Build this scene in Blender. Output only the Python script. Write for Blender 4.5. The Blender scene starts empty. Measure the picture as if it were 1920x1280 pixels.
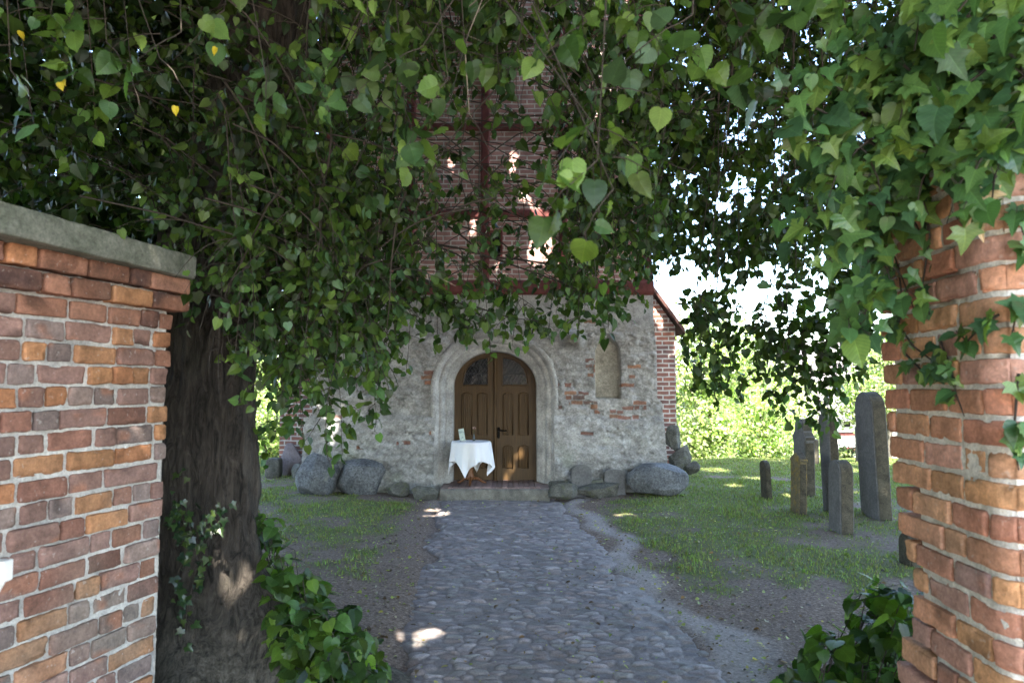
import bpy, bmesh, math, random
import numpy as np
from mathutils import Vector, Matrix
R = math.radians
rng = np.random.default_rng(7); random.seed(7)
sc = bpy.context.scene
COL = sc.collection

# ------------------------------------------------------------------ camera, world, sun, exposure
CAMZ, TILT, F = 1.8, R(3.665), 1280.0
cam = bpy.data.objects.new('camera', bpy.data.cameras.new('camera')); COL.objects.link(cam)
cam.location = (0, 0, CAMZ); cam.rotation_euler = (R(90) + TILT, 0, 0)
cam.data.lens = 24; cam.data.sensor_width = 36; cam.data.clip_end = 2000; cam.data.clip_start = .05
cam.data.dof.use_dof = True; cam.data.dof.focus_distance = 11; cam.data.dof.aperture_fstop = 3.6
sc.camera = cam
SUN_EL, SUN_AZ = R(52), R(12)          # azimuth measured from -Y (behind the camera) towards -X
sdir = Vector((math.sin(SUN_AZ) * math.cos(SUN_EL), -math.cos(SUN_AZ) * math.cos(SUN_EL), math.sin(SUN_EL)))
w = bpy.data.worlds.new('World'); sc.world = w; w.use_nodes = True
nt = w.node_tree; nt.nodes.clear()
sky = nt.nodes.new('ShaderNodeTexSky'); sky.sky_type = 'NISHITA'; sky.sun_disc = False
sky.sun_elevation = SUN_EL; sky.sun_rotation = math.atan2(sdir.x, sdir.y)
bg = nt.nodes.new('ShaderNodeBackground'); bg.inputs[1].default_value = .15
wo = nt.nodes.new('ShaderNodeOutputWorld')
nt.links.new(sky.outputs[0], bg.inputs[0]); nt.links.new(bg.outputs[0], wo.inputs[0])
sun = bpy.data.objects.new('sun', bpy.data.lights.new('sun', 'SUN')); COL.objects.link(sun)
sun.data.energy = 3.6; sun.data.angle = R(.5); sun.data.color = (1, .93, .82)
sun.rotation_euler = sdir.to_track_quat('Z', 'Y').to_euler(); sun.location = (0, 0, 30)
sc.view_settings.view_transform = 'Standard'; sc.view_settings.look = 'None'
sc.view_settings.exposure = 3.22; sc.view_settings.gamma = 1
sc.cycles.use_denoising = True
try: sc.cycles.denoiser = 'OPENIMAGEDENOISE'
except Exception: pass
sc.cycles.max_bounces = 8; sc.cycles.diffuse_bounces = 5; sc.cycles.transmission_bounces = 4; sc.cycles.glossy_bounces = 3
sc.cycles.sample_clamp_indirect = 8

# ------------------------------------------------------------------ helpers
def P(px, py, Y):                       # a point at distance Y in front of the viewer
    a, b = (px - 960) / F, (640 - py) / F
    d = np.array([a, math.cos(TILT) - b * math.sin(TILT), math.sin(TILT) + b * math.cos(TILT)])
    return np.array([0, 0, CAMZ]) + d * (Y / d[1])
def G(px, py, z=0.0):                   # the ground point
    a, b = (px - 960) / F, (640 - py) / F
    d = np.array([a, math.cos(TILT) - b * math.sin(TILT), math.sin(TILT) + b * math.cos(TILT)])
    return np.array([0, 0, CAMZ]) + d * ((z - CAMZ) / d[2])
def sm(a, b, x):
    t = np.clip((x - a) / (b - a), 0, 1); return t * t * (3 - 2 * t)
def nrm(v):
    return v / np.maximum(np.linalg.norm(v, axis=-1, keepdims=True), 1e-9)
def _h(ix, iy, iz, s):
    n = (ix.astype(np.int64) * 374761393 + iy.astype(np.int64) * 668265263 + iz.astype(np.int64) * 2147483647 + s * 974634777) & 0xffffffff
    n = ((n ^ (n >> 13)) * 1274126177) & 0xffffffff
    n = (n ^ (n >> 16)) & 0xffffff
    return n / float(0xffffff)
def vn(p, f, s=0):                      # value noise -1..1
    q = np.asarray(p, float) * f
    i = np.floor(q).astype(np.int64); t = q - i; t = t * t * (3 - 2 * t)
    x, y, z = i[..., 0], i[..., 1], i[..., 2]; a, b, c = t[..., 0], t[..., 1], t[..., 2]
    def L(k): 
        l0 = _h(x, y, z + k, s) * (1 - a) + _h(x + 1, y, z + k, s) * a
        l1 = _h(x, y + 1, z + k, s) * (1 - a) + _h(x + 1, y + 1, z + k, s) * a
        return l0 * (1 - b) + l1 * b
    return (L(0) * (1 - c) + L(1) * c) * 2 - 1
def fbm(p, f, o=3, s=0):
    r = 0; a = 1; tot = 0
    for k in range(o):
        r = r + a * vn(p, f * 2 ** k, s + k * 17); tot += a; a *= .5
    return r / tot
def xyz(x, y, z):
    x, y, z = np.broadcast_arrays(x, y, z); return np.stack([x, y, z], -1).astype(float)

class MB:
    """collects geometry; build() links it as ONE mesh object"""
    def __init__(s): s.v = []; s.f = []; s.c = []; s.l = []; s.n = 0; s.m = []
    def add(s, v, f, c=(1, 1, 1), l=None, mi=0):
        v = np.asarray(v, float).reshape(-1, 3); f = np.asarray(f, np.int64)
        s.v.append(v); s.f.append(f + s.n); s.n += len(v)
        c = np.asarray(c, float); s.c.append(np.broadcast_to(c, v.shape))
        s.l.append(np.zeros_like(v) if l is None else l); s.m.append(np.full(len(f), mi))
    def grid(s, V, c=(1, 1, 1), keep=None, flip=False, mi=0):    # V (a,b,3)
        a, b = V.shape[:2]; i = np.arange(a * b).reshape(a, b)
        f = np.stack([i[:-1, :-1], i[:-1, 1:], i[1:, 1:], i[1:, :-1]], -1)
        if flip: f = f[..., ::-1]
        f = f.reshape(-1, 4)
        if keep is not None: f = f[keep.reshape(-1)]
        c = np.asarray(c, float)
        s.add(V.reshape(-1, 3), f, c.reshape(-1, 3) if c.ndim == 3 else c, mi=mi)
    def box(s, lo, hi, c=(1, 1, 1), M=None):
        lo = np.array(lo, float); hi = np.array(hi, float)
        v = np.array([[(hi if i & 1 else lo)[0], (hi if i & 2 else lo)[1], (hi if i & 4 else lo)[2]] for i in range(8)])
        if M is not None: v = v @ np.array(M)[:3, :3].T + np.array(M)[:3, 3]
        s.add(v, [[0, 2, 3, 1], [4, 5, 7, 6], [0, 1, 5, 4], [2, 6, 7, 3], [0, 4, 6, 2], [1, 3, 7, 5]], c)
    def prism(s, pts, y0, y1, c=(1, 1, 1)):                       # outline in XZ, extruded along Y (tri fan caps, convex-ish outline)
        pts = np.asarray(pts, float); n = len(pts); ce = pts.mean(0)
        for y, fl in ((y0, 0), (y1, 1)):
            v = np.vstack([xyz(pts[:, 0], y, pts[:, 1]), [[ce[0], y, ce[1]]]])
            f = np.array([[i, (i + 1) % n, n, n] for i in range(n)]); s.add(v, f if fl == 0 else f[:, ::-1], c)
        v = np.vstack([xyz(pts[:, 0], y0, pts[:, 1]), xyz(pts[:, 0], y1, pts[:, 1])])
        s.add(v, [[i, i + n, (i + 1) % n + n, (i + 1) % n] for i in range(n)], c)
    def tube(s, pts, r, k=6, c=(1, 1, 1)):
        pts = np.asarray(pts, float); n = len(pts); r = np.broadcast_to(np.asarray(r, float), (n,))
        t = nrm(np.gradient(pts, axis=0)); up = np.where(np.abs(t[:, 2:3]) > .9, [[1., 0, 0]], [[0., 0, 1]])
        u = nrm(np.cross(t, up)); w_ = np.cross(t, u); a = np.arange(k + 1) / k * 2 * np.pi
        V = pts[:, None] + r[:, None, None] * (u[:, None] * np.cos(a)[None, :, None] + w_[:, None] * np.sin(a)[None, :, None])
        s.grid(V, c)
    def lathe(s, prof, k=24, at=(0, 0, 0), c=(1, 1, 1)):
        prof = np.asarray(prof, float); a = np.arange(k + 1) / k * 2 * np.pi
        s.grid(xyz(prof[:, None, 0] * np.cos(a), prof[:, None, 0] * np.sin(a), prof[:, None, 1]) + np.array(at), c, flip=True)
    def build(s, name, mats, parent=None, smooth=True):
        me = bpy.data.meshes.new(name)
        v = np.concatenate(s.v); c = np.concatenate(s.c); l = np.concatenate(s.l)
        mi = np.concatenate(s.m)
        loops = np.concatenate([f.reshape(-1) for f in s.f]); tot = np.concatenate([np.full(len(f), f.shape[1]) for f in s.f])
        # drop doubled corner of degenerate quads
        qs = []
        if any(f.shape[1] == 4 for f in s.f):
            keep = np.ones(len(loops), bool); st = np.concatenate([[0], np.cumsum(tot)[:-1]])
            q = np.where(tot == 4)[0]; deg = loops[st[q] + 2] == loops[st[q] + 3]
            keep[st[q[deg]] + 3] = False
            deg2 = (loops[st[q]] == loops[st[q] + 1]) & ~deg
            keep[st[q[deg2]]] = False
            tot = tot.copy(); tot[q[deg]] = 3; tot[q[deg2]] = 3; loops = loops[keep]
        me.vertices.add(len(v)); me.vertices.foreach_set('co', v.astype(np.float32).ravel())
        me.loops.add(len(loops)); me.loops.foreach_set('vertex_index', loops.astype(np.int32))
        me.polygons.add(len(tot)); me.polygons.foreach_set('loop_start', np.concatenate([[0], np.cumsum(tot)[:-1]]).astype(np.int32))
        me.polygons.foreach_set('loop_total', tot.astype(np.int32))
        me.polygons.foreach_set('material_index', mi.astype(np.int32))
        me.polygons.foreach_set('use_smooth', np.full(len(tot), smooth))
        me.update(calc_edges=True)
        at = me.attributes.new('Col', 'FLOAT_COLOR', 'POINT')
        at.data.foreach_set('color', np.concatenate([c, np.ones((len(c), 1))], 1).astype(np.float32).ravel())
        if np.any(l):
            at = me.attributes.new('Luv', 'FLOAT_VECTOR', 'POINT'); at.data.foreach_set('vector', l.astype(np.float32).ravel())
        for m in (mats if isinstance(mats, (list, tuple)) else [mats]): me.materials.append(m)
        o = bpy.data.objects.new(name, me); COL.objects.link(o)
        if parent is not None: o.parent = parent
        return o
def tag(o, label=None, cat=None, group=None, kind=None):
    if label: o['label'] = label
    if cat: o['category'] = cat
    if group: o['group'] = group
    if kind: o['kind'] = kind
    return o
def empty(name, label, cat, group=None):
    o = bpy.data.objects.new(name, None); COL.objects.link(o); return tag(o, label, cat, group)
def bevel(o, wd=.01, seg=2):
    m = o.modifiers.new('bevel', 'BEVEL'); m.width = wd; m.segments = seg; m.limit_method = 'ANGLE'; return o

# ------------------------------------------------------------------ materials
class NT:
    def __init__(s, name):
        s.m = bpy.data.materials.new(name); s.m.use_nodes = True; s.t = s.m.node_tree; s.t.nodes.clear()
        s.out = s.n('OutputMaterial'); s.p = s.n('BsdfPrincipled'); s.k(s.p, 0, s.out, 0)
        s.p.inputs['Roughness'].default_value = .85; s.p.inputs['Specular IOR Level'].default_value = .3
    def n(s, t, **kw):
        x = s.t.nodes.new('ShaderNode' + t)
        for k, v in kw.items(): setattr(x, k, v)
        return x
    def k(s, a, i, b, j): s.t.links.new(a.outputs[i], b.inputs[j])
    def attr(s, name='Col'): x = s.n('Attribute'); x.attribute_name = name; return x
    def co(s): return s.n('TexCoord')
    def noise(s, sc_, det=4, rough=.6, src=None, dist=0):
        x = s.n('TexNoise'); x.inputs['Scale'].default_value = sc_; x.inputs['Detail'].default_value = det; x.inputs['Roughness'].default_value = rough; x.inputs['Distortion'].default_value = dist
        if src: s.k(src[0], src[1], x, 0)
        return x
    def ramp(s, src, stops, i=0):
        x = s.n('ValToRGB'); e = x.color_ramp.elements
        while len(e) < len(stops): e.new(.5)
        for q, (p_, c_) in zip(e, stops):
            q.position = p_; q.color = (*c_, 1) if len(c_) == 3 else c_
        s.k(src, i, x, 0); return x
    def mix(s, a, b, f, mode='MIX'):
        x = s.n('Mix', data_type='RGBA', blend_type=mode)
        for v, j in ((f, 0), (a, 6), (b, 7)):
            if isinstance(v, tuple) and hasattr(v[0], 'outputs'): s.k(v[0], v[1], x, j)
            elif j == 0: x.inputs[0].default_value = v
            else: x.inputs[j].default_value = (*v, 1)
        return x           # colour out = 2
    def math(s, op, a, b=0.0):
        x = s.n('Math', operation=op)
        for v, j in ((a, 0), (b, 1)):
            if isinstance(v, tuple): s.k(v[0], v[1], x, j)
            else: x.inputs[j].default_value = v
        return x
    def bump(s, h, st=.5, dist=.01, prev=None):
        x = s.n('Bump'); x.inputs['Strength'].default_value = st; x.inputs['Distance'].default_value = dist
        s.k(h[0], h[1], x, 'Height')
        if prev: s.k(prev, 0, x, 'Normal')
        s.k(x, 0, s.p, 'Normal'); return x
    def base(s, a, i): s.k(a, i, s.p, 0)

def m_plain(name, col, rough=.7, var=.25, sc_=8, bump=.3, dist=.004, metal=0, spec=.3):
    t = NT(name); co = t.co(); n1 = t.noise(sc_, 6, .65, (co, 3))
    r = t.ramp(n1, [(.3, tuple(c * (1 - var) for c in col)), (.7, tuple(min(1, c * (1 + var)) for c in col))])
    t.base(r, 0); n2 = t.noise(sc_ * 7, 4, .6, (co, 3)); t.bump((n2, 0), bump, dist)
    t.p.inputs['Roughness'].default_value = rough; t.p.inputs['Metallic'].default_value = metal; t.p.inputs['Specular IOR Level'].default_value = spec
    return t.m
def m_attr(name, var=.2, fine=60, bump=.5, dist=.004, rough=.9, big=6, speck=0):
    t = NT(name); co = t.co(); a = t.attr(); n1 = t.noise(big, 5, .65, (co, 3)); n2 = t.noise(fine, 5, .7, (co, 3))
    r1 = t.ramp(n1, [(.3, (1 - var,) * 3), (.7, (1 + var,) * 3)]); r2 = t.ramp(n2, [(.3, (1 - var,) * 3), (.7, (1 + var,) * 3)])
    x = t.mix((a, 0), (r1, 0), 1, 'MULTIPLY'); y = t.mix((x, 2), (r2, 0), 1, 'MULTIPLY')
    if speck:
        n3 = t.noise(fine * .6, 2, .5, (co, 3)); r3 = t.ramp(n3, [(.66, (0,) * 3), (.72, (1,) * 3)])
        f = t.math('MULTIPLY', (r3, 0), speck); y = t.mix((y, 2), (.55, .53, .48), (f, 0))
    t.base(y, 2); t.bump((n2, 0), bump, dist); t.p.inputs['Roughness'].default_value = rough
    return t.m
def m_stone(name, dark, light, sc_=5, speck=.5, lichen=None, bump=.6, dist=.02):
    t = NT(name); co = t.co(); n1 = t.noise(sc_, 7, .7, (co, 3), .4); n2 = t.noise(sc_ * 8, 5, .7, (co, 3))
    r = t.ramp(n1, [(.3, dark), (.72, light)]); r2 = t.ramp(n2, [(.3, (1 - speck,) * 3), (.75, (1 + speck,) * 3)])
    x = t.mix((r, 0), (r2, 0), 1, 'MULTIPLY')
    if lichen:
        n3 = t.noise(sc_ * 1.3, 6, .75, (co, 3)); r3 = t.ramp(n3, [(lichen[1], (0,) * 3), (lichen[1] + .12, (1,) * 3)])
        x = t.mix((x, 2), lichen[0], (r3, 0))
    t.base(x, 2)
    b = t.bump((n1, 0), bump, dist); t.bump((n2, 0), bump, dist * .3, b); t.p.inputs['Roughness'].default_value = .9
    return t.m
def m_bricks(name, c1, c2, mort, course=.088, length=.25, axes='XZ', msz=.012):
    t = NT(name); co = t.co(); s = t.n('SeparateXYZ'); t.k(co, 3, s, 0); c = t.n('CombineXYZ')
    nz = t.noise(3, 2, .5, (co, 3)); mz = t.math('MULTIPLY', (nz, 0), .03)
    az = t.math('ADD', (s, 2), (mz, 0)); t.k(s, 'XYZ'.index(axes[0]), c, 0); t.k(az, 0, c, 1)
    b = t.n('TexBrick'); t.k(c, 0, b, 0); b.offset = .5
    b.inputs['Scale'].default_value = 1; b.inputs['Brick Width'].default_value = length; b.inputs['Row Height'].default_value = course
    b.inputs['Mortar Size'].default_value = msz; b.inputs['Mortar Smooth'].default_value = .2; b.inputs['Bias'].default_value = .1
    b.inputs[1].default_value = (*c1, 1); b.inputs[2].default_value = (*c2, 1); b.inputs[3].default_value = (*mort, 1)
    n1 = t.noise(5, 5, .6, (co, 3)); r = t.ramp(n1, [(.3, (.65,) * 3), (.7, (1.3,) * 3)])
    x = t.mix((b, 0), (r, 0), 1, 'MULTIPLY'); t.base(x, 2)
    n2 = t.noise(60, 4, .6, (co, 3)); inv = t.math('SUBTRACT', 1.0, (b, 1)); h = t.math('ADD', (inv, 0), (n2, 0)); t.bump((h, 0), .8, .012)
    return t.m
def m_leaf(name, rough=.42, trans=.3, under=(1.75, 1.7, 2.4), vein=.6, spec=.3):
    t = NT(name); a = t.attr(); l = t.attr('Luv'); s = t.n('SeparateXYZ'); t.k(l, 1, s, 0)
    ax = t.math('ABSOLUTE', (s, 0)); q = t.math('MULTIPLY', (ax, 0), .75); y = t.math('SUBTRACT', (s, 1), (q, 0)); y2 = t.math('MULTIPLY', (y, 0), 7.0)
    fr = t.math('FRACT', (y2, 0)); d = t.math('SUBTRACT', (fr, 0), .5); d = t.math('ABSOLUTE', (d, 0))
    v1 = t.ramp(d, [(.0, (1,) * 3), (.09, (0,) * 3)]); v2 = t.ramp(ax, [(.0, (1,) * 3), (.03, (0,) * 3)])
    vm = t.math('MAXIMUM', (v1, 0), (v2, 0)); vf = t.math('MULTIPLY', (vm, 0), vein)
    lite = t.mix((a, 0), (1.7, 1.55, 1.5), 1, 'MULTIPLY'); c = t.mix((a, 0), (lite, 2), (vf, 0))
    g = t.n('NewGeometry'); un = t.mix((c, 2), under, 1, 'MULTIPLY'); c2 = t.mix((c, 2), (un, 2), (g, 6))
    co = t.co(); nz = t.noise(22, 3, .6, (co, 3)); rz = t.ramp(nz, [(.3, (.8,) * 3), (.7, (1.2,) * 3)]); c3 = t.mix((c2, 2), (rz, 0), 1, 'MULTIPLY')
    t.base(c3, 2); t.p.inputs['Roughness'].default_value = rough; t.p.inputs['Specular IOR Level'].default_value = spec
    t.bump((vm, 0), -.25, .003)
    tr = t.n('BsdfTranslucent'); tc = t.mix((c3, 2), (1.4, 1.75, .5), 1, 'MULTIPLY'); t.k(tc, 2, tr, 0)
    mx = t.n('MixShader'); mx.inputs[0].default_value = trans; t.k(t.p, 0, mx, 1); t.k(tr, 0, mx, 2); t.k(mx, 0, t.out, 0)
    return t.m
LEAF = m_leaf('linden_leaf', .4, .4); IVY = m_leaf('ivy_leaf', .33, .2, (1.2, 1.2, 1.), .95, .4)
FARLEAF = m_leaf('shrub_leaf', .45, .35, vein=0, spec=.5)
TWIG = m_plain('twig_bark', (.045, .036, .028), .9, .3, 30)
BRICKA = m_attr('weathered_brick', .28, 70, .7, .006, .92, 14, .25)
MORTAR = m_attr('lime_mortar', .3, 90, .9, .006, .95, 12)
PLASTER = m_attr('rough_plaster', .3, 34, .8, .014, .95, 5)
TIMBER = m_plain('oxblood_timber', (.15, .045, .04), .75, .5, 5, .6, .008)
INFILL = m_bricks('infill_brick', (.5, .28, .245), (.4, .215, .19), (.66, .6, .54), .082, .26)
NAVEB = m_bricks('nave_brick', (.32, .13, .09), (.17, .1, .09), (.5, .47, .43), .09, .25, msz=.014)
BOULDER = m_stone('granite_boulder', (.065, .068, .07), (.19, .195, .2), 4, .65, ((.22, .225, .2), .6), 1, .03)
RUBBLE = m_stone('field_stone', (.055, .055, .046), (.17, .165, .14), 6, .5, ((.1, .11, .05), .55), 1, .03)
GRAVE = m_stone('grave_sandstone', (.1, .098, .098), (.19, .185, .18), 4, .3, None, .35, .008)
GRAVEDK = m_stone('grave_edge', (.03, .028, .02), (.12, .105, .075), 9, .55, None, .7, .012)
LICHEN = m_stone('lichen_stone', (.12, .1, .065), (.2, .165, .09), 5, .45, ((.3, .2, .04), .5))
COPING = m_stone('mossy_coping', (.075, .085, .06), (.2, .2, .165), 7, .4, ((.3, .3, .27), .66), .5, .01)

# ------------------------------------------------------------------ GROUND
def pathc(y): return .17 - .32 * sm(4, 11, y)                   # centre line of the path
def terrain(x, y):
    z = .03 * fbm(xyz(x, y, 0), .5, 3, 3) + .012 * vn(xyz(x, y, 0), 4, 5)
    d = np.abs(x - pathc(y)) - .18 * (x > pathc(y)) * sm(8, 4.5, y)
    z = z - .075 * (1 - sm(.75, 1.15, d)) * sm(-2, 2, y) * (1 - sm(10.9, 11.4, y))
    z = z * sm(12, 10, y) + z * .4 * sm(10, 12, y)
    z = z + .04 * sm(1.1, 2.2, d) * sm(4, 6, y)
    return z - .11 * np.clip(y - 16.3, 0, 16)
def grassy(x, y):
    d = x - pathc(y); n = fbm(xyz(x, y, 0), .9, 3, 21) * .55 + fbm(xyz(x, y, 0), 3.2, 2, 31) * .45
    right = sm(1.2, 1.7, d) * sm(5.0, 6.8, y + .25 * np.minimum(d - 2, 1.5) * -1) 
    left = sm(-1.0, -1.5, d) * (.15 + .85 * sm(5.4, 8.2, y)) * (.6 + .4 * sm(8, 10, y))
    g = np.where(d > 0, right, left) * .85 + n * 1.15
    g = g - .9 * np.exp(-((y - 11.0) / .35) ** 2) * (np.abs(d) < 2.3) - .35 * np.exp(-(((x - 4.6) / .9) ** 2 + ((y - 7.9) / 1.0) ** 2))
    return np.clip(g + .9 * sm(13, 16, y), 0, 1) * sm(3.6, 5.4, y)
xs = np.concatenate([-np.geomspace(600, 13, 22), np.arange(-12.5, 16.5, .085), np.geomspace(17, 600, 22)])
ys = np.concatenate([-np.geomspace(600, 7, 20), np.arange(-6, 26, .085), np.geomspace(27, 900, 30)])
X, Y = np.meshgrid(xs, ys); Z = terrain(X, Y)
ga = grassy(X, Y); dd = X - pathc(Y)
sand = np.exp(-((dd - 1.2 - .12 * np.sin(Y * 1.7) - .1 * np.sin(Y * 4.1)) / .2) ** 2) * sm(3, 4, Y) * .8 + .3 * np.exp(-((X - 1.9) / .8) ** 2 - ((Y - 4.6) / 1.1) ** 2) + .8 * np.exp(-((dd + 1.05) / .18) ** 2) * sm(8, 10, Y) * .6 + sm(2.0, .0, Y)
mb = MB(); mb.grid(xyz(X, Y, Z), np.stack([ga, np.clip(sand, 0, 1), 0 * ga], -1))
t = NT('churchyard_earth'); co = t.co(); a = t.attr(); s = t.n('SeparateColor'); t.k(a, 0, s, 0)
n1 = t.noise(2.2, 6, .7, (co, 3)); n2 = t.noise(38, 6, .75, (co, 3)); n3 = t.noise(140, 3, .7, (co, 3))
dirt = t.ramp(n2, [(.32, (.05, .036, .028)), (.5, (.165, .12, .092)), (.66, (.32, .25, .2))])
sandc = t.ramp(n2, [(.3, (.17, .145, .13)), (.66, (.45, .395, .36))])
gr = t.ramp(n3, [(.3, (.07, .085, .03)), (.7, (.16, .18, .065))])
sf = t.math('ADD', (s, 1), (t.math('MULTIPLY', (t.math('SUBTRACT', (n1, 0), .5), 0), .9), 0)); sf = t.ramp(sf, [(.3, (0,) * 3), (.75, (1,) * 3)])
gf = t.math('ADD', (s, 0), (t.math('MULTIPLY', (t.math('SUBTRACT', (n2, 0), .5), 0), 1.2), 0)); gf = t.ramp(gf, [(.35, (0,) * 3), (.75, (.9,) * 3)])
c1 = t.mix((dirt, 0), (sandc, 0), (sf, 0)); c2 = t.mix((c1, 2), (gr, 0), (gf, 0)); t.base(c2, 2)
b1 = t.bump((n2, 0), .8, .02); t.bump((n3, 0), .6, .006, b1); t.p.inputs['Roughness'].default_value = .97
ground = tag(mb.build('ground', t.m), kind='structure')

# cobbled path: one mesh, every stone worked into its relief
du = .0125
u = np.arange(-1.3, 1.42, du); v = np.arange(2.4, 11.12, du * 1.1)
U, V = np.meshgrid(u, v); W2 = U + .05 * fbm(xyz(U, V, 0), 2.3, 2, 41); V2 = V + .05 * fbm(xyz(U, V, 1), 1.8, 2, 43)
rowh, colw = .072, .118
ri = np.floor(V2 / rowh).astype(int); best = np.full(U.shape, 9.); sec = np.full(U.shape, 9.); bid = np.zeros(U.shape + (2,), int)
for dr in (-1, 0, 1):
    r = ri + dr; off = _h(r, r * 0, r * 0, 51) 
    ci = np.floor(W2 / colw - off).astype(int)
    for dc in (-1, 0, 1):
        c = ci + dc
        su = (c + off + .5 + (_h(c, r, r * 0, 52) - .5) * .75) * colw; sv = (r + .5 + (_h(c, r, r * 0, 53) - .5) * .7) * rowh
        asp = 1.0 + .6 * (_h(c, r, r * 0, 54) - .5)
        d = np.sqrt(((W2 - su) / 1.55 * asp) ** 2 + (V2 - sv) ** 2)
        m = d < best; sec = np.where(m, best, np.minimum(sec, d)); best = np.where(m, d, best)
        bid[m] = np.stack([c, r], -1)[m]
e = sec - best; h1 = _h(bid[..., 0], bid[..., 1], bid[..., 0] * 0, 55); h2 = _h(bid[..., 0], bid[..., 1], bid[..., 0] * 0, 56); h3 = _h(bid[..., 0], bid[..., 1], bid[..., 0] * 0, 57)
edge = np.abs(U) - (.93 + .5 * fbm(xyz(U * 0 + np.sign(U), V, 3), 1.9, 4, 61) + .25 * (U > 0) * sm(8, 4.5, V)); stone = sm(.002, .026, e)
sandy = sm(.1, .55, fbm(xyz(U, V, 2), 1.1, 3, 63) + .5 * sm(.6, 1.1, np.abs(U)))
present = (h3 > .12 + .45 * sandy).astype(float) * (edge < .02 + .06 * h1)
tilt = (h1 - .5) * (W2 * 3 % .2) * .1
relief = (.006 + .01 * h2) * np.sqrt(np.clip(stone, 0, 1)) * present + .003 * fbm(xyz(U, V, 0), 22, 3, 65) + (.004 * vn(xyz(U, V, 0), 9, 66)) 
Zp = -.03 + relief + .03 * fbm(xyz(U, V, 0), .8, 2, 67) * .6 - .075 * sm(.0, .2, edge + .1 * fbm(xyz(U, V, 0), 5, 3, 68)) - .035 * sandy * 0
pal = np.array([[.235, .205, .2], [.18, .16, .158], [.29, .26, .25], [.25, .2, .178], [.215, .2, .182]])
sc_col = pal[(h1 * 4.99).astype(int)] * (.75 + .5 * h2)[..., None]
gapc = np.array([.2, .175, .16]) * (.7 + .6 * (fbm(xyz(U, V, 5), 7, 3, 69)[..., None] * .5 + .5))
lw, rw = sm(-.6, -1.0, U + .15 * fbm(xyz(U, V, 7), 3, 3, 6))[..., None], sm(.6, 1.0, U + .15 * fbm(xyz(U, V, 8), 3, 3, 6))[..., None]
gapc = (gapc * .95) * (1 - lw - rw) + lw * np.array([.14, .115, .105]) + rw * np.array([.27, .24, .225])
k = (stone * present * np.clip(1 - .45 * sandy - .5 * sm(.1, .5, fbm(xyz(U, V, 9), 4, 3, 70)), 0, 1))[..., None]
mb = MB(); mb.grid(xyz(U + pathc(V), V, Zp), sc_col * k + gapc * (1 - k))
path = tag(mb.build('path', m_attr('cobbles', .28, 85, .6, .006, .78, 9)), kind='structure')

# ------------------------------------------------------------------ CHURCH
YF = 11.5; S = F / YF
def wx(px, Y=YF): return (px - 960) / F * Y
def wz(py, Y=YF): return P(960, py, Y)[2]
church = empty('church', 'village church with grey plastered tower base, timber framed brick storey and arched brown door', 'church')
DX, HW, SPR, RISE, SILL = wx(927.5), .71, wz(724), wz(658) - wz(724), .15
def arch(off, n=48, bottom=SILL):       # arch outline offset outward: left jamb up, over, right jamb down
    a = np.linspace(np.pi, 0, n); nx, nz = np.cos(a) / HW, np.sin(a) / RISE; l = np.hypot(nx, nz)
    ex, ez = HW * np.cos(a) + off * nx / l, SPR + RISE * np.sin(a) + off * nz / l
    zl = np.linspace(bottom, SPR, 30)[:-1]
    return np.concatenate([np.stack([np.full(29, -HW - off), zl], 1), np.stack([ex, ez], 1), np.stack([np.full(29, HW + off), zl[::-1]], 1)]) + [DX, 0]
TOPZ = wz(553)
def xl(z): return wx(590) - .02 * np.clip(2.2 - z, 0, 3) - .13 * sm(1.32, 1.24, z)
def xr(z): return wx(1226) + .05 * sm(2.95, 2.3, z) + .07 * sm(1.6, 1.5, z) + .06 * np.clip(1.6 - z, 0, 2)
nu, nv = 480, 280
uu = np.linspace(0, 1, nu); vv = np.linspace(-.15, TOPZ, nv); UU, VV = np.meshgrid(uu, vv)
XW = xl(VV) + (xr(VV) - xl(VV)) * UU
p = xyz(XW, 0, VV)
rough = sm(3.25, 2.7, VV + .25 * fbm(p, .9, 2, 71) + .35 * sm(1, 2.4, XW))
rel = .05 * fbm(p, 1.4, 3, 72) + (.045 * fbm(p, 5, 4, 73) + .018 * np.abs(fbm(p, 12, 3, 74))) * (.25 + .75 * rough)
rel = rel + .012 * np.clip(fbm(p * [1, 1, 2.2], 8, 2, 91), -.2, .6) * rough
pit = sm(.35, .55, fbm(p, 6, 3, 75)) * rough; rel -= .03 * pit
YW = YF - rel - .05 * np.clip(1.3 - VV, 0, 2) - .04 * sm(1.32, 1.2, VV)
tone = .305 + .035 * fbm(p, 1.1, 3, 76) + .035 * fbm(p, 7, 4, 77) - .07 * pit + .08 * (1 - rough) - .05 * sm(1.0, .1, VV)
tone = tone + (.1 * fbm(p, 17, 3, 92) + .06 * fbm(p, 36, 2, 93)) * (.2 + .8 * rough)
cw = np.clip(tone, .05, 1)[..., None] * np.array([1.0, .985, .95])
wt = np.clip(sm(.12, .4, fbm(p, 2.6, 4, 79)) * .3 + .5 * sm(.24, .4, fbm(p, 13, 4, 94) + .25 * fbm(p, 1.7, 2, 95)), 0, .7) * rough; cw = cw * (1 - wt[..., None]) + wt[..., None] * np.array([.47, .465, .45])
gn = sm(.1, .5, fbm(p, 1.6, 3, 78)) * sm(1.3, .3, VV) * .5; cw = cw * (1 - gn[..., None] * [.25, .12, .4])
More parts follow.
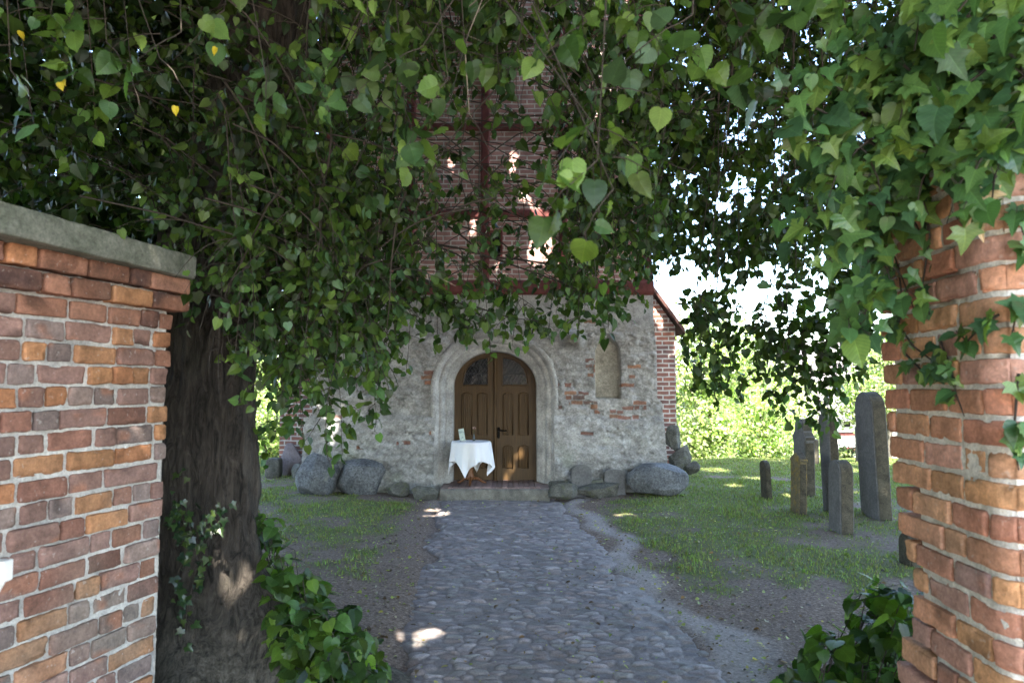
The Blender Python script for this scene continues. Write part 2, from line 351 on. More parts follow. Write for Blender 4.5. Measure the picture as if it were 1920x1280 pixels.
# bared bricks
def bare(px0, py0, px1, py1, prob, stretch=.2):
    x0, x1, z1, z0 = wx(px0), wx(px1), wz(py0), wz(py1); z = z0
    global cw, YW
    while z < z1 - .02:
        x = x0 + rng.uniform(-.08, 0)
        while x < x1:
            L = rng.choice([.11, .2, .23]); hgt = rng.uniform(.05, .07)
            if rng.random() < prob:
                c = np.array([[.3, .13, .075], [.24, .11, .08], [.2, .12, .1], [.33, .16, .09]][rng.integers(4)]) * rng.uniform(.7, 1.1)
                j = .012 * fbm(p, 9, 2, int(rng.integers(999)))
                m = sm(.012, 0, np.maximum(np.abs(XW - x - L / 2 + j) - L / 2 + .008, np.abs(VV - z - hgt / 2 + j) - hgt / 2 + .006) + .01 * np.maximum(0, fbm(p, 14, 2, 5)))
                m = m * (fbm(p, 6, 2, int(rng.integers(999))) > -.35)
                cw = cw * (1 - m[..., None] * .88) + m[..., None] * .88 * c; YW = YW * (1 - m * .75) + m * .75 * (YF + .004 + rng.uniform(-.006, .008))
            x += L + .016
        z += .082
for q in ((1052, 700, 1075, 735, .12), (1064, 737, 1110, 758, .75), (1118, 766, 1160, 784, .8), (1166, 748, 1192, 768, .8), (1164, 776, 1196, 786, .9), (1166, 680, 1240, 745, .14), (1060, 770, 1220, 815, .06), (1103, 675, 1116, 707, .95), (1165, 620, 1176, 640, .9), (1104, 592, 1124, 606, .6), (1166, 714, 1190, 725, .8), (1050, 750, 1110, 785, .1),
          (590, 680, 640, 700, .2), (600, 765, 650, 785, .25), (640, 700, 800, 870, .03), (790, 805, 815, 815, .6), (960, 585, 1000, 600, .4), (770, 690, 800, 720, .2), (1200, 730, 1245, 750, .3)): bare(*q)
# niche
nx0, nx1, nz0, nz1 = wx(1117), wx(1163), wz(746), wz(634); nc = (nx0 + nx1) / 2; nr = (nx1 - nx0) / 2
sd = np.maximum(np.abs(XW - nc) - nr + .012 * vn(p, 6, 80), nz0 - VV); top = np.hypot(XW - nc, (VV - (nz1 - nr * 1.35)) / 1.35) - nr
sd = np.where(VV > nz1 - nr * 1.35, top, sd); mk = sm(.012, -.012, sd)
YW = YW * (1 - mk) + mk * (YF + .2 - .25 * rel); cn = (.37 + .08 * fbm(p, 4, 4, 81) + .05 * fbm(p, 20, 2, 82) - .08 * sm(1.9, 1.65, VV))[..., None] * np.array([1, .94, .8])
cw = cw * (1 - mk[..., None]) + mk[..., None] * cn
# corbel stone, bulge
bl = np.exp(-(((XW - wx(1073)) / .17) ** 4 + ((VV - wz(637)) / .13) ** 4)); YW -= .2 * bl; cw = cw * (1 - .45 * bl[..., None] * np.array([.7, .8, 1]))
ao = arch(.34); # hole under the surround
def inside(XX, ZZ, off):
    x = XX - DX; el = (x / (HW + off)) ** 2 + (np.clip(ZZ - SPR, 0, 9) / (RISE + off)) ** 2
    return el < 1
cx, cz = (XW[:-1, :-1] + XW[1:, 1:]) / 2, (VV[:-1, :-1] + VV[1:, 1:]) / 2
mb = MB(); mb.grid(xyz(XW, YW, VV), cw, keep=~inside(cx, cz, .29))
for side in (0, -1):                    # returns and the flat top ledge
    e0 = xyz(XW[:, side], YW[:, side], VV[:, side]); e1 = e0.copy(); e1[:, 1] = 14.0
    mb.grid(np.stack([e0, e1]), (.27, .265, .25), flip=side == 0)
e0 = xyz(XW[-1], YW[-1], VV[-1]); e1 = e0.copy(); e1[:, 1] = 14; mb.grid(np.stack([e0, e1]), (.27, .265, .25))
mb.build('plaster_wall', PLASTER, church)
# arched surround
prof = [(.0, .46), (.0, .25), (.012, .2), (.05, .175), (.1, .135), (.135, .13), (.15, .1), (.17, .065), (.2, .05), (.235, .055), (.25, .03), (.28, -.015), (.315, -.03), (.345, -.02), (.37, .03), (.38, .1)]
prof = np.array(prof); t0 = np.arange(len(prof)); tt = np.linspace(0, len(prof) - 1, 70); pr = np.stack([np.interp(tt, t0, prof[:, i]) for i in (0, 1)], 1)
A = np.stack([arch(o, 90, -.05) for o in pr[:, 0]]); YY = YF + pr[:, 1][:, None] + 0 * A[..., 0]
Vg = xyz(A[..., 0], YY, A[..., 1]); nz_ = fbm(Vg, 4, 3, 84) * .022 + fbm(Vg, 16, 3, 85) * .011
wgt = sm(0, .08, pr[:, 0])[:, None]; Vg[..., 1] -= nz_ * (.4 + .6 * wgt); Vg[..., 0] += nz_ * .5 * np.sign(A[..., 0] - DX) * wgt
tn = .39 + .06 * fbm(Vg, 3, 4, 86) + .06 * fbm(Vg, 14, 3, 87) - .07 * sm(2.2, 2.7, Vg[..., 2]) * sm(.12, .3, pr[:, 0])[:, None] 
mb = MB(); mb.grid(Vg, tn[..., None] * np.array([1, .975, .92]), flip=True); mb.build('door_surround', PLASTER, church)
# step and threshold
mb = MB(); n = 90; gx = np.linspace(wx(832), wx(1027), n); 
secp = [(10.98, -.1), (10.975, .0), (10.985, .115), (11.01, .145), (11.06, .15), (YF + .6, .155)]
V_ = np.stack([xyz(gx, a, b) for a, b in secp]); V_ = V_ + .016 * np.stack([fbm(V_, 5, 3, k) for k in (1, 2, 3)], -1) * np.array([0, 1, .5])
cc = (.17 + .07 * fbm(V_, 9, 3, 88))[..., None] * np.array([1, .93, .78]); cc[4:] = np.array([.27, .2, .175]); mb.grid(V_, cc)
for s_ in (0, -1): 
    e0 = V_[:, s_]; e1 = e0.copy(); e1[:, 2] = -.15; mb.grid(np.stack([e0, e1]), (.2, .18, .15), flip=s_ == 0)
step = mb.build('step', MORTAR, church)
mb = MB()
for k in range(17):
    x0 = wx(845) + k * .088; mb.box((x0, 11.08 + rng.uniform(0, .02), .12), (x0 + .08, YF + .5, .166 + rng.uniform(0, .006)), np.array([.25, .17, .15]) * rng.uniform(.7, 1.2))
bevel(mb.build('threshold_bricks', BRICKA, church, False), .006)
# --- door leaves
YD = YF + .42; SD = F / YD
t = NT('brown_door_paint'); co = t.co(); mp = t.n('Mapping'); t.k(co, 3, mp, 0); mp.inputs['Scale'].default_value = (18, 18, 1.4)
n1 = t.noise(2.5, 6, .6, (mp, 0)); r = t.ramp(n1, [(.3, (.055, .03, .011)), (.7, (.1, .056, .02))]); t.base(r, 0); t.bump((n1, 0), .25, .003); t.p.inputs['Roughness'].default_value = .5
DOOR = t.m
IRON = m_plain('black_iron', (.015, .014, .013), .45, .3, 20, .2, .002, .6)
t = NT('leaded_glass'); co = t.co(); n1 = t.noise(9, 2, .5, (co, 3)); t.bump((n1, 0), .5, .02); t.p.inputs[0].default_value = (.01, .011, .013, 1); t.p.inputs['Roughness'].default_value = .12; t.p.inputs['Specular IOR Level'].default_value = .14
GLASS = t.m
LEAD = m_plain('lead_came', (.1, .1, .11), .5, .2, 20, .1, .001, .5)
def dz(py): return wz(py, YD)
def dxx(px): return wx(px, YD)
A0 = arch(.03, 60, .13)
for sgn in (-1, 1):
    leaf_pts = A0[(A0[:, 0] - DX) * sgn > -1e-6]
    if sgn < 0: pts = np.vstack([leaf_pts, [[DX - .004, leaf_pts[-1, 1]], [DX - .004, .13]]])
    else: pts = np.vstack([[[DX + .004, .13], [DX + .004, leaf_pts[0, 1]]], leaf_pts])
    mb = MB(); mb.prism(pts, YD, YD + .06)
    wcen = .62; # window opening outline
    aa = np.linspace(0, np.pi / 2, 20)
    ww, wb, wh = .435, dz(722), dz(671) - dz(722)
    wpts = [[DX + sgn * .125, wb]] + [[DX + sgn * (.125 + ww * math.cos(q) ** .9), wb + wh * math.sin(q) ** .85] for q in aa]
    wpts = np.array(wpts)
    if sgn > 0: wpts = wpts
    # raised moulding round window, rails and stiles as proud strips
    ring = np.vstack([wpts, wpts[:1]]); mb.tube(xyz(ring[:, 0], YD - .004, ring[:, 1]), .012, 6)
    mb.box((DX + sgn * .35 - .32, YD - .012, dz(733) - .0), (DX + sgn * .35 + .32, YD + .01, dz(733) + .022))
    leaf = mb.build('door_leaf', DOOR, church, False)
    if sgn < 0: leaf['label'] = 'left half of the door, behind the table'
    else: leaf['label'] = 'right half of the door, with the iron handle'
    pm = MB(); pm.prism(wpts, YD - .004, YD + .002); pm.build('window_pane', GLASS, leaf, False)
    lm = MB()
    zs = np.linspace(wb, wb + wh, 40); 
    for d_ in (-1, 1):
        for k in range(-9, 16):
            xx = DX + sgn * .125 + k * .062 * sgn + d_ * (zs - wb) * .62
            rel_ = (xx - DX) * sgn - .125; ok = (rel_ > .004) & (rel_ < ww * np.sqrt(np.clip(1 - ((zs - wb) / wh) ** 2.2, 0, 1)) - .006)
            if ok.sum() > 2:
                q = np.where(ok)[0]; lm.tube([[xx[q[0]], YD - .006, zs[q[0]]], [xx[q[-1]], YD - .006, zs[q[-1]]]], .0028, 4)
    zm = wb + wh * .42; lm.tube([[DX + sgn * .125, YD - .007, zm], [DX + sgn * (.125 + ww * .89), YD - .007, zm]], .005, 4)
    lm.build('lattice', LEAD, leaf)
    for (c0, y0, y1) in ((.222, 737, 815), (.49, 737, 815), (.222, 836, 877), (.49, 836, 877)):
        xc = DX + sgn * c0; hw = .082; z1, z0 = dz(y0), dz(y1); m = MB()
        ol = [[xc - hw, z0], [xc + hw, z0], [xc + hw, z1 - .02], [xc + hw * .7, z1 - .005], [xc, z1 + .012], [xc - hw * .7, z1 - .005], [xc - hw, z1 - .02], [xc - hw, z0]]
        ol = np.array(ol); m.tube(xyz(ol[:, 0], YD - .006, ol[:, 1]), .013, 6)
        nb = 49; gx = np.linspace(xc - hw, xc + hw, nb); rib = np.abs(np.sin((gx - xc) / hw * np.pi * 2.5)) ** .6 * .013
        zz = np.linspace(z0 + .012, z1 - .012, 12); tp = .0 + np.clip(1 - np.minimum(zz - z0, z1 - zz) / .03, 0, 1)
        m.grid(xyz(gx[None, :], YD - .003 - rib[None, :] * (1 - tp[:, None]), zz[:, None]), (1, 1, 1))
        m.build('panel', DOOR, leaf, True)
    if sgn > 0:
        hx, hz = dxx(935), dz(806); m = MB()
        m.box((hx - .022, YD - .012, hz - .13), (hx + .022, YD, hz + .05)); m.tube([[hx, YD - .01, hz], [hx, YD - .06, hz]], .014, 8)
        m.tube([[hx - .02, YD - .06, hz + .008], [hx + .03, YD - .065, hz + .002], [hx + .1, YD - .065, hz - .012], [hx + .14, YD - .06, hz - .004]], [.012, .014, .012, .016], 8)
        m.lathe([(0, 0), (.014, 0), (.008, -.05), (.016, -.07), (0, -.09)], 10, (hx + .003, YD - .025, hz - .06)); m.build('door_handle', IRON, leaf)
m = MB(); m.box((DX - .028, YD - .03, .16), (DX + .028, YD + .02, SPR + RISE * .97)); m.tube([[DX, YD - .03, .16], [DX, YD - .03, SPR + RISE * .95]], .02, 8); m.build('astragal', DOOR, church)
# --- timber framed storey
YT = YF - .03; xa, xb = wx(596), wx(1224); ZT = 11.0
def beam(name, x0, z0, x1, z1, y0=YT - .035, y1=YT + .12):
    m = MB(); n = 14; lo = np.array([min(x0, x1), min(z0, z1)]); hi = np.array([max(x0, x1), max(z0, z1)])
    vert = hi[1] - lo[1] > hi[0] - lo[0]; L = np.linspace(0, 1, 40)
    sec_ = [(0, y1), (0, y0), (.25, y0 - .004), (.5, y0 - .002), (.75, y0 - .004), (1, y0), (1, y1)]
    rows = []
    for a, yy in sec_:
        if vert: q = xyz(lo[0] + a * (hi[0] - lo[0]), yy, lo[1] + L * (hi[1] - lo[1]))
        else: q = xyz(lo[0] + L * (hi[0] - lo[0]), yy, lo[1] + a * (hi[1] - lo[1]))
        rows.append(q)
    V_ = np.stack(rows); d_ = np.array([1, 1, 0]) if vert else np.array([0, 1, 1])
    V_ = V_ + .012 * np.stack([fbm(V_, 2.2, 3, k + int(abs(x0) * 31)) for k in (1, 2, 3)], -1) * d_
    m.grid(V_, flip=not vert); return m.build(name, TIMBER, church)
beam('timber_sill', xa - .05, TOPZ + .003, xb + .02, wz(527), YT - .06)
posts = [wx(q) for q in (603, 768, 909, 1057, 1212)]
for i, q in enumerate(posts): beam('timber_post', q - .075 - (.03 if i in (0, 4) else 0), wz(527) + .002, q + .075 + (.03 if i in (0, 4) else 0), ZT, YT - .03 - .012 * (i in (0, 4)))
for py in (402, 240, 60, -120):
    for q0, q1 in zip(posts[:-1], posts[1:]): beam('timber_rail', q0 + .08, wz(py) - .065, q1 - .08, wz(py) + .065, YT - .025)
m = MB(); m.box((xa + .02, YT, TOPZ + .01), (xb - .03, 14.0, ZT + .2)); m.build('brick_infill', INFILL, church, False)
xw, zw0, zw1 = wx(930), wz(482), wz(438)
m = MB()
for a in ((xw - .13, zw0, xw - .095, zw1), (xw + .075, zw0, xw + .11, zw1), (xw - .13, zw1, xw + .11, zw1 + .04), (xw - .13, zw0 - .04, xw + .11, zw0)): m.box((a[0], YT - .04, a[1]), (a[2], YT + .02, a[3]))
wf = m.build('window_frame', TIMBER, church, False)
m = MB(); m.box((xw - .095, YT - .008, zw0), (xw + .075, YT + .01, zw1)); m.build('window_pane', GLASS, wf, False)
m = MB()
for k in range(-3, 9):
    for d_ in (-1, 1):
        q0 = np.array([xw - .01 + (k - 2.5) * .06, zw0]); q1 = q0 + [d_ * (zw1 - zw0) * .55, zw1 - zw0]; ts = np.linspace(0, 1, 30); ql = q0 + (q1 - q0) * ts[:, None]; ok = (ql[:, 0] > xw - .095) & (ql[:, 0] < xw + .075)
        if ok.sum() > 2: e_ = np.where(ok)[0]; m.tube([[ql[e_[0], 0], YT - .011, ql[e_[0], 1]], [ql[e_[-1], 0], YT - .011, ql[e_[-1], 1]]], .003, 4)
m.build('lattice', LEAD, wf)
TILE = m_plain('roof_tile', (.1, .05, .042), .9, .4, 6, .8, .03)
m = MB(); xm, ym = (xa + xb) / 2, 12.9
b4 = np.array([[xa - .3, YT - .3, ZT + .15], [xb + .3, YT - .3, ZT + .15], [xb + .3, 14.6, ZT + .15], [xa - .3, 14.6, ZT + .15], [xm, ym, ZT + 4]]); m.add(b4, [[0, 1, 4, 4], [1, 2, 4, 4], [2, 3, 4, 4], [3, 0, 4, 4], [0, 3, 2, 1]]); m.build('tower_roof', TILE, church, False)
# --- nave behind, gable end both sides of the tower, roof verge at right
YN = 13.6; nl, nr_ = wx(527, YN), wx(1267, YN); ze = wz(612, YN); zr = wz(555, YN); slope = (zr - ze) / (nr_ - wx(1226, YN))
ridge = (nl + nr_) / 2; zri = ze + slope * (nr_ - ridge)
m = MB(); pts = np.array([[nl, -.2], [nr_, -.2], [nr_, ze], [ridge, zri], [nl, ze]]); m.prism(pts, YN, YN + 12); m.build('nave_wall', NAVEB, church, False)
m = MB()
for sg, xe in ((1, nr_), (-1, nl)):
    dx_, dzz = (xe - ridge), -(zri - ze); q = np.array([[ridge, zri + .06], [ridge + dx_ * 1.04, zri + .06 + dzz * 1.04], [ridge + dx_ * 1.04, zri + .16 + dzz * 1.04], [ridge, zri + .16]]); m.prism(q, YN - .16, YN + 12.2)
m.build('nave_roof', TILE, church, False)
m = MB(); m.box((nl - .02, YN - .05, -.2), (nl + .5, YN + .2, .25), (.25, .23, .2)); m.build('plinth', PLASTER, church)
m = MB(); hx, hz = wx(571, YN), wz(664, YN); m.box((hx - .06, YN - .004, hz - .05), (hx + .06, YN + .01, hz + .05), (.005, .004, .003)); m.build('putlog_hole', IRON, church, False)

# ------------------------------------------------------------------ boulders, rocks, leaning slabs
def rock(name, px0, px1, py0, py1, Y, mat, label, cat, seed, depth=1.0, amp=.12, sink=.25, sub=5, flat=0, group=None, boxy=0):
    x0, x1 = wx(px0, Y), wx(px1, Y); zt, zb = wz(py0, Y), wz(py1, Y)
    hx, hz = (x1 - x0) / 2, (zt - zb) / 2 / (1 - sink)
    bm = bmesh.new(); bmesh.ops.create_icosphere(bm, subdivisions=sub, radius=1)
    v = np.array([q.co[:] for q in bm.verts]); f = np.array([[w_.index for w_ in q.verts] for q in bm.faces]); bm.free()
    if boxy: v = np.sign(v) * np.abs(v) ** (1 - boxy); v = v / np.maximum(1, np.abs(v).max(1, keepdims=True))
    if flat:
        rr_ = np.random.default_rng(seed)
        for k_ in range(16):
            pn = nrm(rr_.normal(size=3)); ov = np.clip(v @ pn - (rr_.uniform(.55, .85) if flat == 1 else rr_.uniform(.74, .95)), 0, 9); v = v - ov[:, None] * pn * .93
    n = nrm(v); d = 1 + amp * fbm(v + seed, 1.1, 3, seed) + amp * .3 * fbm(v + seed, 4.5, 3, seed + 1) + amp * .12 * fbm(v, 14, 2, seed + 2)
    v = v * d[:, None]; v = v / np.array([np.abs(v[:, 0]).max(), np.abs(v[:, 1]).max(), np.abs(v[:, 2]).max()])
    v = v * [hx, hx * depth, hz] + [(x0 + x1) / 2, Y, zt - hz]
    m = MB(); m.add(v, f); return tag(m.build(name, mat), label, cat, group)
BG = 'boulders along the church wall'
rock('boulder', 1172, 1288, 867, 924, 11.15, BOULDER, 'smooth oval grey boulder on the grass at the right corner of the tower', 'boulder', 3, .6, .08, .12, flat=2, group=BG)
rock('boulder', 557, 640, 848, 926, 11.25, BOULDER, 'tall leaning grey boulder at the left corner of the church tower', 'boulder', 11, .8, .1, .15, flat=2, group=BG, boxy=.2)
rock('boulder', 630, 728, 858, 926, 11.35, BOULDER, 'round dark topped boulder against the wall, just right of the tallest boulder', 'boulder', 19, .6, .1, .18, flat=2, group=BG, boxy=.1)
RG = 'field stones at the foot of the church'
rock('field_stone', 728, 778, 902, 928, 11.15, RUBBLE, 'low flat stone beside the round boulder at the wall foot', 'rock', 23, .7, .2, .3, 5, 1, RG, .15)
rock('field_stone', 772, 826, 903, 934, 11.0, RUBBLE, 'angular pale stone at the left end of the door step', 'rock', 29, .7, .2, .25, 5, 1, RG, .15)
rock('field_stone', 1026, 1088, 904, 934, 10.95, RUBBLE, 'dark cracked stone at the right end of the door step', 'rock', 37, .6, .16, .25, 5, 1, RG, .15)
rock('field_stone', 1080, 1168, 903, 930, 11.1, RUBBLE, 'long flat stone in front of the leaning grave slabs', 'rock', 41, .4, .16, .3, 5, 1, RG, .15)
rock('field_stone', 1244, 1278, 795, 850, 13.3, RUBBLE, 'upper rough stone of the nave corner, right of the tower', 'rock', 47, .8, .2, .05, 5, 1, RG, .15)
rock('field_stone', 1252, 1293, 832, 880, 13.2, RUBBLE, 'big rough stone under the nave corner, right of the tower', 'rock', 53, .8, .2, .15, 5, 1, RG, .15)
rock('field_stone', 1280, 1311, 864, 884, 13.1, RUBBLE, 'loose flat stone on the grass right of the nave corner', 'rock', 59, .8, .2, .3, 4, 1, RG, .2)
rock('field_stone', 526, 577, 830, 892, 13.45, m_stone('purple_stone', (.13, .11, .115), (.25, .21, .21), 4, .3), 'large purplish stone built into the foot of the left nave wall', 'rock', 61, .35, .1, .1, 4, 1, RG, .2)
rock('field_stone', 545, 598, 868, 894, 13.2, RUBBLE, 'sloping stone between the purplish stone and the tower', 'rock', 83, .5, .1, .3, 4, 1, RG, .2)
rock('stone_block', 503, 532, 857, 892, 13.2, RUBBLE, 'squared stone block on the grass at the left nave corner', 'rock', 67, .8, .08, .1, 4, 0, RG, .65)

def slab(name, base, w_, th, ht, yaw, top, mats, label, cat, group, lean=(0, 0), tfrac=None):
    """upright stone: broad face normal to local X (width along local Y)"""
    n = 14; h = w_ / 2
    if top == 'round': a = np.linspace(0, np.pi, n); ol = [[-h, -.15]] + [[-h * math.cos(q), ht - h * (tfrac or .9) + h * (tfrac or .9) * math.sin(q)] for q in a] + [[h, -.15]]
    elif top == 'flat': ol = [[-h, -.15], [-h, ht - .03], [-h * .9, ht], [h * .9, ht - .01], [h, ht - .04], [h, -.15]]
    elif top == 'point': ol = [[-h, -.15], [-h, ht - .14], [-h * 1.2, ht - .13], [-h * 1.2, ht - .09], [0, ht], [h * 1.2, ht - .09], [h * 1.2, ht - .13], [h, ht - .14], [h, -.15]]
    elif top == 'shoulder': ol = [[-h, -.15], [-h, ht - .36], [-h * 1.12, ht - .34], [-h * 1.12, ht - .27]] + [[-h * .7, ht - .2], [-h * .62, ht - .06], [-h * .3, ht], [h * .3, ht], [h * .62, ht - .06], [h * .7, ht - .2]] + [[h * 1.12, ht - .27], [h * 1.12, ht - .34], [h, ht - .36], [h, -.15]]
    ol = np.array(ol, float); bm = bmesh.new()
    vs = [bm.verts.new((-th / 2, q[0], q[1])) for q in ol]; f = bm.faces.new(vs); r = bmesh.ops.extrude_face_region(bm, geom=[f])
    bmesh.ops.translate(bm, verts=[q for q in r['geom'] if isinstance(q, bmesh.types.BMVert)], vec=(th, 0, 0)); bm.normal_update()
    bmesh.ops.recalc_face_normals(bm, faces=bm.faces)
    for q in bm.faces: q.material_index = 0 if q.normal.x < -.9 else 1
    bmesh.ops.bevel(bm, geom=[e for e in bm.edges if e.calc_face_angle(0) > .8], offset=min(.014, th * .12), segments=2, affect='EDGES')
    me = bpy.data.meshes.new(name); bm.to_mesh(me); bm.free()
    for q in mats: me.materials.append(q)
    o = bpy.data.objects.new(name, me); COL.objects.link(o); o.location = base; o.rotation_euler = (lean[0], lean[1], yaw); return tag(o, label, cat, group)
GG = 'old gravestones on the lawn'
def grave(pxl, pxr, pyt, pyb, side, top, mats, label, yaw=0, lean=(0, 0)):
    b = G((pxl + pxr) / 2, pyb, terrain(np.array(0.), np.array(0.)) * 0 + .0); sc_ = F / b[1]; br = math.atan2(b[0], b[1])
    wd = (pxr - pxl - side) / sc_ / math.sin(br); th = side / sc_ / math.cos(br); ht = (pyb - pyt) / sc_
    slab('gravestone', (b[0], b[1], float(terrain(np.array(b[0]), np.array(b[1])))), wd, th, ht, yaw, top, mats, label, 'gravestone', GG, lean)
GM = [GRAVE, GRAVEDK]
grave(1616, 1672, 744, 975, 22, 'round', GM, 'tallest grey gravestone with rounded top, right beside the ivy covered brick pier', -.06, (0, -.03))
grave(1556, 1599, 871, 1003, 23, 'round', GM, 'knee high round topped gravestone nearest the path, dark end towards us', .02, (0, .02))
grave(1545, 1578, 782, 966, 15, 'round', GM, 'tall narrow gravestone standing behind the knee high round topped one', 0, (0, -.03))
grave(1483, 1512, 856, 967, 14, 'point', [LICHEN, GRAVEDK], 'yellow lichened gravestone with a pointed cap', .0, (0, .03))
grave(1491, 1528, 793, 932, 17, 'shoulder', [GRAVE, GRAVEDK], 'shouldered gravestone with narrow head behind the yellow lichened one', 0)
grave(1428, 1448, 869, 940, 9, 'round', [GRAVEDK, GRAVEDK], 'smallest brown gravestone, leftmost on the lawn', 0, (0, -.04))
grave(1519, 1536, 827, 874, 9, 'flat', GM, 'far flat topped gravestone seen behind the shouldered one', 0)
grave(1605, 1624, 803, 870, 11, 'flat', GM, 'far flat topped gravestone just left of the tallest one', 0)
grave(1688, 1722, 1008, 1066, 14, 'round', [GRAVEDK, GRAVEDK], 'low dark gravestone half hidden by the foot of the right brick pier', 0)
LG = 'grave slabs leaning on the church wall'
for (a, b_, c_, d_, tp, lb, mt) in ((1070, 1108, 856, 910, 'round', 'round topped grave slab leaning on the church wall beside the door', GRAVE), (1131, 1170, 863, 908, 'round', 'square shouldered grave slab leaning on the wall near the oval boulder', GRAVE), (1028, 1064, 884, 908, 'flat', 'low broken slab against the wall at the right foot of the door surround', RUBBLE), (1107, 1130, 882, 907, 'flat', 'small pale stub of stone between the two leaning grave slabs', COPING)):
    Yb = 11.22; slab('grave_slab', ((wx(a, Yb) + wx(b_, Yb)) / 2, Yb, .0), wx(b_, Yb) - wx(a, Yb), .09, wz(c_, Yb) - wz(d_, Yb) + .05, R(90), tp, [mt, mt], lb, 'grave slab', LG, (0, .09), .35 if 'square' in lb else .8)

# ------------------------------------------------------------------ table by the door
TX, TY, TZ = wx(884, 11.36), 11.36, .875
tab = empty('round_table', 'small round pedestal table under a white cloth on the door step', 'table'); 
WOOD = m_plain('varnished_wood', (.16, .065, .025), .4, .4, 8, .2, .003)
m = MB(); m.lathe([(0, TZ), (.3, TZ), (.312, TZ - .012), (.3, TZ - .026), (0, TZ - .026)], 40, (TX, TY, 0)); m.build('tabletop', WOOD, tab)
m = MB(); m.lathe([(0, TZ - .03), (.06, TZ - .03), (.03, TZ - .09), (.025, TZ - .3), (.045, TZ - .38), (.03, TZ - .45), (.05, .3), (.06, .26), (0, .25)], 16, (TX, TY, 0)); m.build('pedestal', WOOD, tab)
for k in range(3):
    a = k * 2.094 + .5; d_ = np.array([math.cos(a), math.sin(a)]); m = MB(); m.tube([[TX, TY, .29], [TX + d_[0] * .13, TY + d_[1] * .13, .26], [TX + d_[0] * .22, TY + d_[1] * .22, .2], [TX + d_[0] * .27, TY + d_[1] * .27, .19]], [.028, .024, .02, .016], 8); m.build('foot', WOOD, tab)
q = np.linspace(-.5, .5, 111); CU, CV = np.meshgrid(q, q); rot = R(33)
side_ = 1.26; cu, cv = (CU * math.cos(rot) - CV * math.sin(rot)) * side_, (CU * math.sin(rot) + CV * math.cos(rot)) * side_
rho = np.hypot(cu, cv); th = np.arctan2(cv, cu); RT = .316; hang = np.clip(rho - RT, 0, 9)
fold = (np.sin(th * 9 + .6) * .07 + np.sin(th * 14 + 2) * .035) * hang / .2 * .8
rad = np.where(rho < RT, rho, RT + .012 * np.clip(hang / .02, 0, 1) + hang * .05 + fold * .35)
zz = np.where(rho < RT, TZ + .004, TZ + .004 - hang * .97 - .004 * np.clip(hang / .01, 0, 1))
cp = xyz(TX + rad * np.cos(th + fold * .2), TY + rad * np.sin(th + fold * .2), zz); cp[..., 2] += .002 * fbm(cp, 9, 2, 7)
m = MB(); m.grid(cp, (.8, .81, .83)); cl = m.build('tablecloth', m_plain('white_linen', (.78, .79, .81), .85, .03, 8, .15, .001)); so = cl.modifiers.new('thick', 'SOLIDIFY'); so.thickness = .002
tag(cl, 'white tablecloth with hanging corners draped over the round table at the door', 'tablecloth')
# card in a stand and vase
cx_, cy_ = wx(868.5, 11.33), 11.33; t = NT('printed_card'); co = t.co(); n1 = t.noise(22, 2, .5, (co, 3)); r = t.ramp(n1, [(.5, (.5, .58, .52)), (.62, (.28, .36, .36))]); t.base(r, 0); t.p.inputs['Roughness'].default_value = .4
m = MB(); M = Matrix.Translation((cx_, cy_, TZ + .008)) @ Matrix.Rotation(R(-10), 4, 'Y') @ Matrix.Rotation(R(-10), 4, 'X'); m.box((-.045, -.003, 0), (.045, .003, .205), (1, 1, 1), M)
cst = empty('card_stand', 'small pale green printed card standing on the white tablecloth', 'card'); m.build('card', t.m, cst, False)
m = MB(); m.box((-.05, -.02, -.004), (.05, .03, .004), (1, 1, 1), Matrix.Translation((cx_, cy_, TZ + .01))); m.build('stand_base', m_plain('clear_stand', (.3, .32, .32), .2), cst, False)
vx, vy = wx(889, 11.4), 11.4; vs_ = empty('flower_vase', 'thin glass vase with one pale pink flower on the white tablecloth', 'vase')
m = MB(); m.lathe([(0, 0), (.022, 0), (.026, .03), (.018, .075), (.011, .1), (.013, .115)], 16, (vx, vy, TZ + .006)); m.build('vase_glass', m_plain('grey_glass', (.05, .06, .06), .12, .1, 5, .0), vs_)
m = MB(); m.tube([[vx, vy, TZ + .05], [vx - .003, vy, TZ + .15], [vx + .004, vy, TZ + .2]], .0025, 5, (.05, .09, .03)); m.build('stem', m_attr('stem_green'), vs_)
m = MB(); fc = np.array([vx + .004, vy, TZ + .215])
for k in range(26):
    d_ = nrm(rng.normal(size=3)); u_ = nrm(np.cross(d_, rng.normal(size=3))); w_ = np.cross(d_, u_); m.add(np.array([fc, fc + d_ * .02 + u_ * .012, fc + d_ * .034 + w_ * .006, fc + d_ * .02 - u_ * .012]), [[0, 1, 2, 3]], np.array([.5, .33, .28]) * rng.uniform(.7, 1.2))
m.build('blossom', m_attr('petal_pink', .1), vs_)

